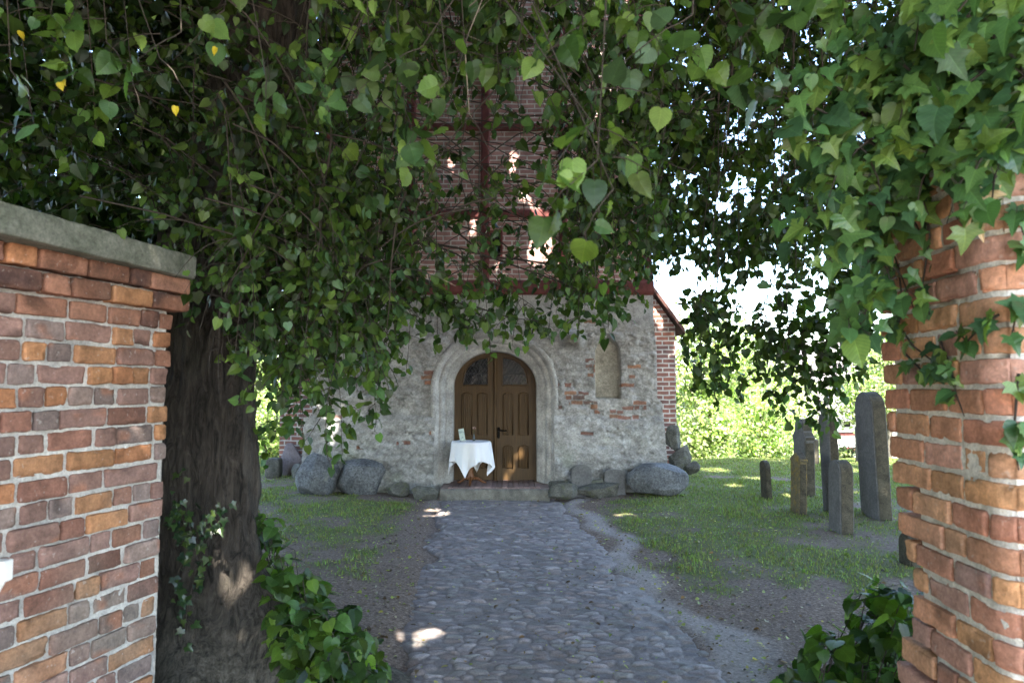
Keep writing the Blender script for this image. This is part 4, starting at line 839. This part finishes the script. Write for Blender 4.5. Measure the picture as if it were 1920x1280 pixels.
# upper mass, beyond: depth 6..9.6
for k in range(130):
    px = rng.uniform(480, 1230); d_ = rng.uniform(6, 9.4); py = rng.uniform(-40, 330) if rng.random() < .75 else rng.uniform(330, 520)
    if 750 < px < 1060 and py > 110 and rng.random() < .92: continue
    tip = P(px, py, d_); top = tip + [rng.normal(0, .3), rng.normal(-.3, .3), rng.uniform(.8, 1.8)]; strand(lvM, tw, top, tip, 9, .06, .9, .05, .42, 8, .005)
# shoots and ivy round the trunk, upper left, leaf colour darkened to imitate shade
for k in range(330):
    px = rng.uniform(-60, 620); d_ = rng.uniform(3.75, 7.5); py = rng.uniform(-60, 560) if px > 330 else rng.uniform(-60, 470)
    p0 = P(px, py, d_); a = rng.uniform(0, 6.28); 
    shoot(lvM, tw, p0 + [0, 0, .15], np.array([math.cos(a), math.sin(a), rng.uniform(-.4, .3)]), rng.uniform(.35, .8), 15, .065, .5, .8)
for k in range(850):                   # inner shoots behind, closing the gaps, leaf colour darkened as if shaded
    px = rng.uniform(-120, 570); d_ = rng.uniform(6.5, 10.5); py = rng.uniform(-80, 640)
    if px > 440 and py > 560: continue
    p0 = P(px, py, d_); a = rng.uniform(0, 6.28); shoot(lvM, tw, p0 + [0, 0, .2], np.array([math.cos(a), math.sin(a), .1]), rng.uniform(.5, 1.1), 18, .15, .5, .8)
# near sprays, depth 1.7..3
for (px, py, d_, L_, nl) in ((340, 60, 1.9, .35, 8), (300, 110, 2.0, .3, 7), (200, 80, 2.1, .35, 8), (90, 60, 2.1, .35, 9), (20, 130, 2.0, .3, 7), (150, 10, 2.2, .4, 9), (420, 20, 2.3, .35, 8), (500, 150, 2.1, .22, 5), (600, 180, 2.3, .3, 6), (640, 90, 2.3, .35, 8), (720, 40, 2.1, .35, 9), (790, 90, 1.9, .35, 9), (840, 150, 1.85, .3, 8), (880, 60, 1.95, .35, 10), (960, 20, 2.0, .35, 9), (1030, 60, 2.1, .35, 8), (1100, 40, 1.9, .35, 9), (1180, 30, 2.0, .35, 9), (1250, 60, 1.9, .3, 7), (700, 180, 2.5, .3, 7), (880, 215, 2.1, .2, 5), (760, 210, 2.4, .3, 7), (1110, 230, 2.05, .3, 7), (1120, 300, 2.05, .25, 7), (1150, 355, 2.05, .18, 4), (690, 330, 3.0, .3, 6), (540, 330, 2.9, .35, 7), (620, 260, 2.8, .3, 7), (480, 420, 3, .3, 6), (560, 450, 2.9, .3, 6), (250, 160, 2.6, .3, 7), (60, 220, 2.7, .4, 9), (180, 240, 3, .4, 9), (920, 250, 2.9, .3, 7), (1000, 150, 2.7, .3, 8), (820, 260, 3.0, .3, 7), (640, 420, 3.1, .3, 7)):
    if not (1040 < px < 1200 and py > 100): d_ = d_ * 1.15 + .3
    p0 = P(px, py, d_); a = rng.uniform(0, 6.28); tp = p0 + [rng.normal(0, .3), rng.normal(0, .2), rng.uniform(.8, 1.3)]
    tp[2] = max(tp[2], 3.2); ts = np.linspace(0, 1, 9)[:, None]; q = tp + (p0 - tp) * ts ** .9; tw.tube(q, np.linspace(.0032, .002, 9), 5)
    lean_ = np.array([math.cos(a) * .6, math.sin(a) * .3 - .2, -.4]); shoot(lvN, tw, p0, lean_, L_, nl, .076, 1.45, .7, .0028)
    shoot(lvN, tw, p0 + [0, 0, .1], -lean_ * [1, .6, .3], L_ * .8, max(3, nl - 3), .066, 1.35, .8, .0026)
for (px, py, d_) in ((40, 60, 2.6), (330, 200, 2.3), (120, 150, 2.9), (405, 90, 2.6), (112, 155, 2.5)):
    q = P(px, py, d_); lvN.add(q, DOWN + rng.normal(0, .3, 3), np.array([0, -1, .3]) + rng.normal(0, .2, 3), .03, np.array([.5, .38, .03]))
canopy(lvC, -2.2, 3.6, 7.2, 900, 70, .25); canopy(lvC, -.5, 7.6, 3.6, 150, 70, .24)
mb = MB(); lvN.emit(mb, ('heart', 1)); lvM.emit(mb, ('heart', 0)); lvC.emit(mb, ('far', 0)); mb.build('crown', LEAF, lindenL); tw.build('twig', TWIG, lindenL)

# --- second linden, trunk beyond the right edge: sprays against the sky on the right
lindenR = empty('linden_tree', 'linden whose branches hang against the white sky above the gravestones, right', 'tree', 'lindens over the churchyard gate')
TR = np.array([6.9, 2.2, 0]); mb = MB(); trunk(mb, TR, [TR + [0, 0, -.2], TR + [0, 0, 1], TR + [-.1, .1, 3], TR + [-.3, .3, 5.5], TR + [-.2, .3, 9]], [.42, .38, .33, .26, .1], .08, .9, 5, 60, 120); mb.build('trunk', BARK, lindenR)
mb = MB()
for (x, y, z) in ((3, 3.6, 6), (4, 6.2, 6.8), (2.4, 6.5, 6.6), (3.2, 1.0, 5.4), (8, 6, 7), (9.5, 1.5, 6.5), (6, -2, 6.5), (5.5, 8.2, 8.2)): limb(mb, TR + [-.25, .25, 4.6], (x, y, z), .12, .025, .6)
mb.build('limb', BARK, lindenR)
for k in range(270):
    px = rng.uniform(1190, 1800) if rng.random() < .75 else rng.uniform(1220, 1520); d_ = rng.uniform(4.8, 8.5); lo = rng.uniform(-80, 430) if rng.random() < .8 else rng.uniform(430, 560); lo = min(lo, bound(px))
    if 1230 < px < 1490 and lo > 330 and rng.random() < .7: continue
    tip = P(px, lo, d_); top = tip + [rng.normal(.2, .7), rng.normal(-.2, .5), rng.uniform(.3, .9)]; strand(lvMr, twr, top, tip, 9, .066, .75, .05, .4, 8, .005)
for (px, py, d_, up) in ((1300, 700, 4.9, .55), (1340, 735, 4.9, .55), (1390, 720, 5.0, .6), (1370, 650, 5, .5), (1290, 640, 4.8, .4), (1330, 620, 5, .4), (1420, 660, 5.1, .45), (1450, 750, 5, .6), (1490, 770, 5, .65), (1535, 790, 5, .8), (1555, 780, 5.1, .75), (1520, 700, 5, .5), (1470, 690, 5, .45), (1560, 720, 5.1, .5), (1600, 690, 5, .5), (1500, 640, 5.2, .5), (1545, 650, 5.2, .5), (1400, 520, 5.6, .6), (1460, 560, 5.4, .6), (1350, 500, 5.6, .5), (1260, 480, 5.2, .6), (1310, 500, 5.3, .6), (1590, 600, 4.6, .7), (1560, 540, 4.6, .7), (1620, 660, 4.4, .7)):
    tip = P(px, py, d_); top = tip + [rng.normal(.05, .1), rng.normal(0, .15), up]; strand(lvMr, twr, top, tip, int(6 + up * 13), .056, .95, .05, .22, 7, .004)
    t2 = top + [rng.normal(.1, .15), rng.normal(-.1, .1), rng.uniform(1.8, 2.6)]; ts = np.linspace(0, 1, 9)[:, None]; twr.tube(t2 + (top - t2) * ts, np.linspace(.005, .003, 9), 5)
for (px, py, d_) in ((1390, 180, 2.6), (1350, 40, 2.4), (1480, 40, 2.5), (1560, 20, 2.4), (1300, 110, 2.2), (1450, 120, 2.9), (1640, 40, 2.6)):
    p0 = P(px, py, d_); shoot(lvNr, twr, p0 + [0, 0, .15], np.array([rng.normal(), rng.normal() * .4, -.5]), .3, 7, .088, 1, .7); twr.tube([p0 + [0, 0, .15], p0 + [.05, 0, 1.2]], .004, 5)
lvC = Leaves(); canopy(lvC, 5.2, 2.6, 6.4, 700, 70, .25)
mb = MB(); lvNr.emit(mb, ('heart', 1)); lvMr.emit(mb, ('heart', 0)); lvC.emit(mb, ('far', 0)); mb.build('crown', LEAF, lindenR); twr.build('twig', TWIG, lindenR)

# --- unseen linden left of the gate, added to block skylight
lindenAdded = empty('linden_tree', 'unseen linden added outside the left edge to shade the pier and old trunk', 'tree', 'lindens over the churchyard gate')
TW = np.array([-6.2, .2, 0]); mb = MB(); trunk(mb, TW, [TW + [0, 0, -.2], TW + [0, 0, 2], TW + [.1, .1, 5], TW + [0, 0, 9]], [.36, .32, .25, .1], .08, .9, 9, 60, 80); mb.build('trunk', BARK, lindenAdded)
lvC = Leaves()
for k in range(300):
    a_ = rng.uniform(0, 6.28); rr = 3.6 * math.sqrt(rng.random()); c_ = np.array([-6.4 + rr * math.cos(a_), .4 + rr * math.sin(a_) * 1.3, rng.uniform(1.2, 7.5)])
    if c_[1] > .2 and c_[0] > -2.2 - c_[1] * .95: continue
    for w_ in rng.normal(0, .45, (60, 3)) + c_:
        if w_[0] < -1.3 - max(0, w_[1]) * .85: lvC.add(w_, rng.normal(0, 1, 3) + DOWN * .5, np.array([0, 0, 1]) + rng.normal(0, .7, 3), .18 * rng.uniform(.7, 1.2), gcol())
for k in range(200):  # foliage added behind the viewer's left to cut skylight
    c_ = np.array([rng.uniform(-11, -5.5), rng.uniform(-9, -2.2), rng.uniform(1.0, 8.5)])
    for w_ in rng.normal(0, .45, (60, 3)) + c_: lvC.add(w_, rng.normal(0, 1, 3) + DOWN * .5, np.array([0, 0, 1]) + rng.normal(0, .7, 3), .2 * rng.uniform(.7, 1.2), gcol())
for k in range(190):  # more added foliage, out of view, to darken trunk and upper left
    c_ = np.array([rng.uniform(-7.5, -2.7), rng.uniform(-3.5, 2.4), rng.uniform(2.9, 6.5)])
    for w_ in rng.normal(0, .42, (60, 3)) + c_:
        if w_[0] < -2.0 - .3 * max(0, w_[1]): lvC.add(w_, rng.normal(0, 1, 3) + DOWN * .5, np.array([0, 0, 1]) + rng.normal(0, .7, 3), .19 * rng.uniform(.7, 1.2), gcol())
mb = MB(); lvC.emit(mb, ('far', 0)); mb.build('crown', LEAF, lindenAdded)

# --- third linden, to the right of the graves, shading the lawn
lindenG = empty('linden_tree', 'linden standing beyond the right edge of the lawn, shading the gravestones', 'tree', 'lindens over the churchyard gate')
TG = np.array([10.6, 4.8, 0]); mb = MB(); trunk(mb, TG, [TG + [0, 0, -.2], TG + [0, 0, 2], TG + [.1, .1, 5], TG + [0, 0, 10]], [.4, .35, .28, .1], .08, .9, 8, 60, 80); mb.build('trunk', BARK, lindenG)
lvC = Leaves(); canopy(lvC, 9.4, 3.4, 6.2, 380, 70, .22, (1, .7)); mb = MB(); lvC.emit(mb, ('far', 0)); mb.build('crown', LEAF, lindenG)

# ------------------------------------------------------------------ ivy on the right pier
ivy = empty('ivy', 'glossy star leaved ivy spilling over the top of the right brick pier', 'ivy'); li = Leaves(); tw = MB()
IVYC = np.array([[.058, .13, .042], [.08, .16, .045], [.042, .095, .042], [.11, .18, .04]])
def icol(f=1.): return IVYC[rng.integers(4)] * rng.uniform(.75, 1.25) * f
def ivy_stem(pts, nl, size, spread=.06, f=1., face=None):
    pts = np.array(pts, float); n = len(pts); tw.tube(pts, np.linspace(.005, .002, n), 5)
    for k in range(nl):
        u_ = rng.uniform(0, n - 1.01); i = int(u_); q = pts[i] + (pts[i + 1] - pts[i]) * (u_ - i); fd = np.array([-.75, -.6, .15]) if face is None else np.array(face); off = nrm(fd + rng.normal(0, .6, 3)); q2 = q + off * rng.uniform(.3, 1) * spread
        tw.tube([q, q2], .0014, 3, (1.2, 1.5, .8)); li.add(q2, DOWN * .8 + rng.normal(0, .5, 3) + off * .3, fd + np.array([0, 0, .5]) + rng.normal(0, .3, 3), size * rng.uniform(.5, 1.25), icol(f))
for k in range(150):                    # the heap on top and over the edge
    px = rng.uniform(1560, 1960); py = rng.uniform(0, 330) if px > 1640 else rng.uniform(100, 500)
    lim = np.interp(px, [1560, 1640, 1700, 1800, 1960], [480, 560, 440, 340, 330]); py = min(py, lim); d_ = np.interp(px, [1560, 1960], [2.6, 2.0]) + rng.uniform(-.15, .3)
    p0 = P(px, py, d_); a = rng.uniform(0, 6.28); pts = [p0 + [0, 0, .1], p0 + [math.cos(a) * .08, math.sin(a) * .06, .04], p0 + [math.cos(a) * .16, math.sin(a) * .1, -.06], p0 + [math.cos(a) * .2, math.sin(a) * .12, -.18]]
    ivy_stem(pts, 10, .085, .07)
for (x0, y0, x1, y1) in ((1660, 300, 1450, 180), (1640, 340, 1480, 260), (1650, 260, 1520, 140), (1660, 400, 1560, 400), (1640, 450, 1530, 520), (1680, 520, 1600, 640), (1700, 420, 1560, 330), (1660, 560, 1590, 600), (1650, 330, 1540, 280)):
    p0, p1 = P(x0, y0, 2.45), P(x1, y1, 2.4); ts = np.linspace(0, 1, 7)[:, None]; q = p0 + (p1 - p0) * ts; q[:, 2] += .05 * np.sin(ts[:, 0] * 3.1); ivy_stem(q, 17, .085, .08)
def on_face(px, py):                   # point on the inner face of the right pier
    a, b = (px - 960) / F, (640 - py) / F; d = np.array([a, math.cos(TILT) - b * math.sin(TILT), math.sin(TILT) + b * math.cos(TILT)]); o = np.array([0, 0, CAMZ]); tt_ = np.dot(nearR - o, NvR) / np.dot(d, NvR); return o + d * tt_ - NvR * .012
def on_front(px, py):
    a, b = (px - 960) / F, (640 - py) / F; d = np.array([a, math.cos(TILT) - b * math.sin(TILT), math.sin(TILT) + b * math.cos(TILT)]); o = np.array([0, 0, CAMZ]); tt_ = np.dot(nearR - o, NvS) / np.dot(d, NvS); return o + d * tt_ - NvS * .012
for tr_ in ([(1660, 420), (1690, 500), (1700, 580), (1680, 640)], [(1740, 380), (1750, 440), (1735, 540), (1750, 590)], [(1690, 610), (1720, 650), (1760, 680), (1790, 700)], [(1700, 660), (1740, 700), (1770, 690)], [(1880, 590), (1850, 610), (1820, 640), (1800, 620)], [(1770, 640), (1790, 690), (1800, 740), (1815, 780)]):
    ivy_stem([on_face(*q) for q in tr_], 11, .062, .03, 1, (-.9, -.35, .2))
for tr_ in ([(1905, 700), (1900, 760), (1895, 820), (1905, 880)], [(1925, 560), (1900, 590), (1890, 640)], [(1930, 480), (1915, 440), (1900, 400)]):
    ivy_stem([on_front(*q) for q in tr_], 8, .07, .03, 1, (-.2, -.95, .2))
for (px, py) in ((1860, 410), (1885, 355)): li.add(on_face(px, py) - NvR * .04, DOWN + rng.normal(0, .5, 3), np.array([-.6, -.8, .2]), .075, np.array([.4, .3, .17]))
lh = Leaves(); half = [k for k in range(len(li.p)) if k % 4 == 1]
for k in half: lh.add(li.p[k], li.t[k], li.n[k], li.s[k], li.c[k])
for q_ in ('p', 't', 'n', 's', 'c'): setattr(li, q_, [x_ for k, x_ in enumerate(getattr(li, q_)) if k % 4 != 1])
mb = MB(); li.emit(mb, ('ivy', 1)); lh.emit(mb, ('heart', 1)); mb.build('foliage', IVY, ivy); tw.build('stem', TWIG, ivy)
# ivy on the linden trunk
ivt = empty('ivy', 'dark shiny ivy climbing the linden trunk beside the left brick pier', 'ivy'); li = Leaves(); tw = MB()
for tr_ in ([(340, 1250), (350, 1150), (370, 1050), (350, 960), (345, 880)], [(375, 1100), (385, 1020), (420, 960)], [(330, 1000), (340, 950)], [(350, 1150), (330, 1080), (365, 1000)], [(345, 1020), (380, 980), (440, 940)]):
    ivy_stem([P(a, b, 4.22) for a, b in tr_], 30, .048, .09, .3, (.3, -.9, .2))
mb = MB(); li.emit(mb, ('ivy', 0)); mb.build('foliage', IVY, ivt); tw.build('stem', TWIG, ivt)

# ------------------------------------------------------------------ leafy shrubs at the foot of trunk and pier
def shrub(name, label, regions, size, f, kind='heart', hi=1, n_per=60):
    o = empty(name, label, 'shrub'); lv = Leaves(); tw_ = MB()
    for (px0, px1, py0, py1, d0, d1, n) in regions:
        for k in range(n):
            py = rng.uniform(py0, py1); d_ = rng.uniform(d0, d1); p0 = P(rng.uniform(px0, px1), py, d_)
            if p0[2] < .03: p0[2] = rng.uniform(.03, .12)
            root = np.array([p0[0] * .9 + rng.normal(0, .04), p0[1] + rng.uniform(0, .12), 0]); tw_.tube([root, (root + p0) / 2 + rng.normal(0, .03, 3), p0], .003, 4)
            for j in range(4):
                a = rng.uniform(0, 6.28); off = np.array([math.cos(a), math.sin(a) * .8 - .3, rng.uniform(-.3, .6)]); q = p0 + off * size * .9; q[2] = max(q[2], .02); tw_.tube([p0, q], .0013, 3, (1.3, 1.6, .8))
                tip = off * .6 + DOWN * rng.uniform(.1, .9) + rng.normal(0, .3, 3)
                lv.add(q, tip, np.array([0, -.35, 1]) + rng.normal(0, .4, 3), size * rng.uniform(.6, 1.2), gcol(f) * [1.05, 1.1, .9])
    mb = MB(); lv.emit(mb, (kind, hi)); mb.build('foliage', LEAF, o); tw_.build('stem', TWIG, o); return o
shrub('shrub', 'low leafy linden shoots at the right foot of the old tree trunk', [(500, 570, 1010, 1120, 4.4, 4.9, 20), (510, 600, 1080, 1200, 4.1, 4.7, 34), (545, 660, 1140, 1260, 3.9, 4.4, 50), (570, 690, 1200, 1330, 3.7, 4.2, 45), (480, 510, 960, 1030, 4.6, 4.9, 10), (620, 700, 1220, 1300, 3.8, 4.3, 14)], .092, 1.25)
shrub('shrub', 'low round leaved shoots at the foot of the right brick pier', [(1610, 1720, 1100, 1190, 3.5, 4.2, 26), (1540, 1700, 1190, 1300, 3.3, 3.9, 42), (1450, 1560, 1245, 1320, 3.4, 3.8, 18), (1640, 1720, 1140, 1300, 3.2, 3.8, 22)], .09, 1.35)

# ------------------------------------------------------------------ grass, litter
NB = 520000; gx = rng.uniform(-7, 15, NB); gy = 4 + 18 * rng.random(NB) ** 1.25
g = grassy(gx, gy); keepm = (rng.random(NB) < np.clip(g * 1.5 - .35, 0, 1)) & (np.abs(gx) < gy * .85 + .5) & ~((gy > 11.2) & (gx > -3.6) & (gx < 2.9)) & ~((gy > 13.4) & (gx > -4.8) & (gx < 3.4))
gx, gy, g = gx[keepm], gy[keepm], g[keepm]; n = len(gx); gz = terrain(gx, gy); hh = rng.uniform(.01, .038, n) * (.6 + .6 * g) * (1 + .7 * (fbm(xyz(gx, gy, 0), 1.3, 2, 99) > .25)); a = rng.uniform(0, 6.28, n); ln = rng.uniform(.2, 1.1, n)
wd = rng.uniform(.0025, .005, n) * (1 + gy * .06); b0 = xyz(gx, gy, gz - .004); si = xyz(np.cos(a), np.sin(a), 0 * a); fw = xyz(-np.sin(a), np.cos(a), 0 * a)
v0, v1 = b0 - si * wd[:, None], b0 + si * wd[:, None]; md = b0 + fw * (hh * ln * .3)[:, None] + xyz(0 * a, 0 * a, hh * .6); tp = b0 + fw * (hh * ln)[:, None] + xyz(0 * a, 0 * a, hh)
Vb = np.stack([v0, v1, md + si * wd[:, None] * .7, tp, md - si * wd[:, None] * .7], 1).reshape(-1, 3); i0 = np.arange(n)[:, None] * 5
cg = np.array([.17, .21, .065]) * rng.uniform(.6, 1.4, (n, 1)) * (1 + rng.normal(0, .1, (n, 3))); dry = rng.random(n) < .12; cg[dry] = np.array([.2, .17, .08]) * rng.uniform(.7, 1.2, (dry.sum(), 1))
mb = MB(); mb.add(Vb, i0 + np.array([[0, 1, 2, 4]]), np.repeat(cg, 5, 0), np.tile(np.array([[.3, .2, .1]]), (n * 5, 1))); mb.f.append((i0 + np.array([[4, 2, 3]]))); mb.m.append(np.zeros(n, int))
tag(mb.build('grass', m_leaf('grass_blade', .6, .3, (1, 1, 1), 0)), 'short thin grass growing on both sides of the cobbled path', 'grass', kind='stuff')
lv = Leaves()
for k in range(9500):
    y = 3.6 + 8 * rng.random() ** 1.5; x = rng.normal(pathc(y), 2.0)
    if abs(x - pathc(y)) < 1.0 and rng.random() < .84: continue
    if y > 10.9: continue
    on = abs(x - pathc(y)) < 1.0; z = (0.012 if on else float(terrain(np.array(x), np.array(y))) + .006); lv.add((x, y, z), rng.normal(0, 1, 3) * [1, 1, .12], np.array([0, 0, 1]) + rng.normal(0, .3, 3), rng.uniform(.008, .03) if rng.random() < .85 else rng.uniform(.03, .05), np.array([[.3, .33, .09], [.35, .3, .08], [.16, .2, .05], [.2, .11, .05], [.13, .09, .06], [.1, .06, .035], [.36, .31, .25], [.08, .055, .04]][rng.integers(8)]) * rng.uniform(.6, 1.2))
mb = MB(); lv.emit(mb, ('far', 0)); tag(mb.build('leaf_litter', FARLEAF), 'small fallen yellow green leaves scattered on the cobbles and bare earth', 'fallen leaves', kind='stuff')

# ------------------------------------------------------------------ background
def bush(name, label, cat, ctr, rad, n, size, f, group, trunk_r=.08, th=None):
    o = empty(name, label, cat, group); ctr = np.array(ctr, float); rad = np.array(rad, float); lv = Leaves(); gz0 = float(terrain(np.array(ctr[0]), np.array(ctr[1])))
    ncl = max(12, n // 45); cl_ = rng.normal(size=(ncl, 3)); cl_ = nrm(cl_) * (rng.random((ncl, 1)) ** .4) * rad * .85 + ctr
    for c_ in cl_:
        tone_ = rng.uniform(.45, 1.3); cr = rng.uniform(.14, .26) * rad.mean(); q = rng.normal(0, 1, (n // ncl, 3)) * cr * [1, 1, .8] + c_
        for w_ in q:
            if w_[2] < gz0: w_[2] = gz0 + rng.uniform(0, .4)
            lv.add(w_, rng.normal(0, 1, 3) + DOWN * .4, (w_ - ctr) / rad + np.array([0, 0, .6]) + rng.normal(0, .5, 3), size * rng.uniform(.6, 1.3), (gcol(f * 1.8) * [1.2, 1.0, 1.0] + [.14, .14, .08]) * tone_ ** 1.6 * min(1, f))  # grey lift puts sun glare into leaf colour, clump tone imitates shaded gaps
    mb = MB(); lv.emit(mb, ('far', 0)); mb.build('crown', FARLEAF, o); m = MB(); m.tube([[ctr[0], ctr[1], gz0 - .2], [ctr[0] + .1, ctr[1], (gz0 + ctr[2]) / 2], [ctr[0], ctr[1], ctr[2] + rad[2] * .4]], [trunk_r * 1.3, trunk_r, trunk_r * .4], 8)
    for k in range(6): 
        c_ = cl_[rng.integers(ncl)]; m.tube([[ctr[0], ctr[1], gz0 + (c_[2] - gz0) * .35], c_], [trunk_r * .5, trunk_r * .15], 5)
    m.build('trunk', BARK, o); return o
BGp = 'sunlit trees and shrubs behind the churchyard'
def B(px, py, Y): return P(px, py, Y)
BL = [('tree', 'pale green leafy tree rising directly behind the brick nave corner', 'tree', B(1330, 690, 23), (1.9, 1.6, 2.5), 5200, .13, 1.5),
      ('shrub', 'bright spreading shrub low on the lawn edge, right of the nave corner', 'shrub', B(1330, 815, 19.5), (1.1, 1, 1.3), 3000, .1, 1.5),
      ('shrub', 'sunlit arching shrub at the lawn edge left of the shouldered gravestone', 'shrub', B(1425, 800, 20), (1.1, 1.1, 1.5), 3200, .1, 1.6),
      ('tree', 'round yellow green tree behind the arching shrub', 'tree', B(1430, 740, 28), (2.2, 2, 2.5), 4200, .15, 1.6),
      ('shrub', 'low pale shrub behind the yellow lichened gravestone', 'shrub', B(1500, 830, 21), (1.0, .9, .8), 1800, .1, 1.5),
      ('tree', 'slender tree with feathery crown in front of the white house', 'tree', B(1612, 745, 25), (1.1, 1, 1.1), 2200, .1, 1.3),
      ('shrub', 'dark round shrub before the white house wall', 'shrub', B(1580, 858, 26), (.6, .6, .55), 900, .1, .7),
      ('tree', 'leafy tree overhanging the thatched roof, next to the right pier', 'tree', B(1660, 700, 27), (1.6, 1.5, 2.0), 3000, .14, 1.3),
      ('tree', 'light green tree seen between trunk and nave, left of the church', 'tree', B(485, 690, 24), (2.2, 2, 3.2), 4500, .15, 1.5),
      ('shrub', 'pale bushy shrub on the sunny lawn left of the nave', 'shrub', B(500, 815, 19), (.9, .9, 1.2), 2400, .1, 1.6),
      ('tree', 'tall tree far left behind the churchyard, glimpsed through the hanging leaves', 'tree', B(330, 560, 27), (5, 3, 4.5), 5200, .22, 1.2),
      ('tree', 'tall distant tree beyond the right edge of the lawn', 'tree', B(1850, 640, 34), (5, 4, 4.5), 4200, .25, 1.2)]
for q in BL: bush(*q, BGp, .06 if q[0] == 'shrub' else .11)
lv = Leaves()                           # far belt of woodland
for k in range(9000):
    a = rng.uniform(-1.3, 1.3); r_ = rng.uniform(60, 75); x, y = r_ * math.sin(a) * 1.2, r_ * math.cos(a); z = -1.8 + rng.random() ** .8 * (3.2 + 1.2 * math.sin(a * 9) + .9 * math.sin(a * 23))
    lv.add((x, y, z), rng.normal(0, 1, 3), np.array([0, -1, .6]) + rng.normal(0, .5, 3), rng.uniform(.6, 1.3), gcol(1.2))
mb = MB(); lv.emit(mb, ('far', 0)); tag(mb.build('woodland', FARLEAF), 'distant belt of trees along the horizon', 'woodland', kind='stuff')
house = empty('house', 'white half timbered house with steep grey thatched roof behind the gravestones', 'house')
YH = 31; hg = -1.75; hx0, hx1 = wx(1490, YH), wx(1730, YH); ez = wz(778, YH)
m = MB(); m.box((hx0, YH, hg), (hx1, YH + 5, ez)); m.build('wall', m_plain('white_limewash', (.75, .74, .7), .9, .08, 3), house, False)
m = MB(); rz_ = wz(640, YH + 2.5); q = np.array([[hx0 - .4, YH - .5, ez - .25], [hx1 + .4, YH - .5, ez - .25], [hx1 + .4, YH + 5.5, ez - .25], [hx0 - .4, YH + 5.5, ez - .25], [hx0 + 1.2, YH + 2.5, rz_], [hx1 - 1.2, YH + 2.5, rz_]]); m.add(q, [[0, 1, 5, 4], [1, 2, 5, 5], [2, 3, 4, 5], [3, 0, 4, 4], [0, 3, 2, 1]])
m.build('roof', m_plain('grey_thatch', (.22, .2, .2), .95, .3, 2.5, 1, .1), house, False)
for (x0, z0, x1, z1) in ((1555, 810, 1640, 816), (1570, 838, 1640, 846), (1603, 780, 1612, 868), (1540, 780, 1547, 868)):
    m = MB(); m.box((wx(x0, YH), YH - .04, wz(z1, YH)), (wx(x1, YH), YH + .02, wz(z0, YH))); m.build('timber', TIMBER, house, False)
m = MB(); m.box((wx(1576, YH), YH - .03, wz(802, YH)), (wx(1592, YH), YH + .02, wz(788, YH))); fr_ = m.build('window', WHITE, house, False); m = MB(); m.box((wx(1578, YH), YH - .034, wz(800, YH)), (wx(1590, YH), YH - .02, wz(790, YH))); m.build('pane', GLASS, fr_, False)
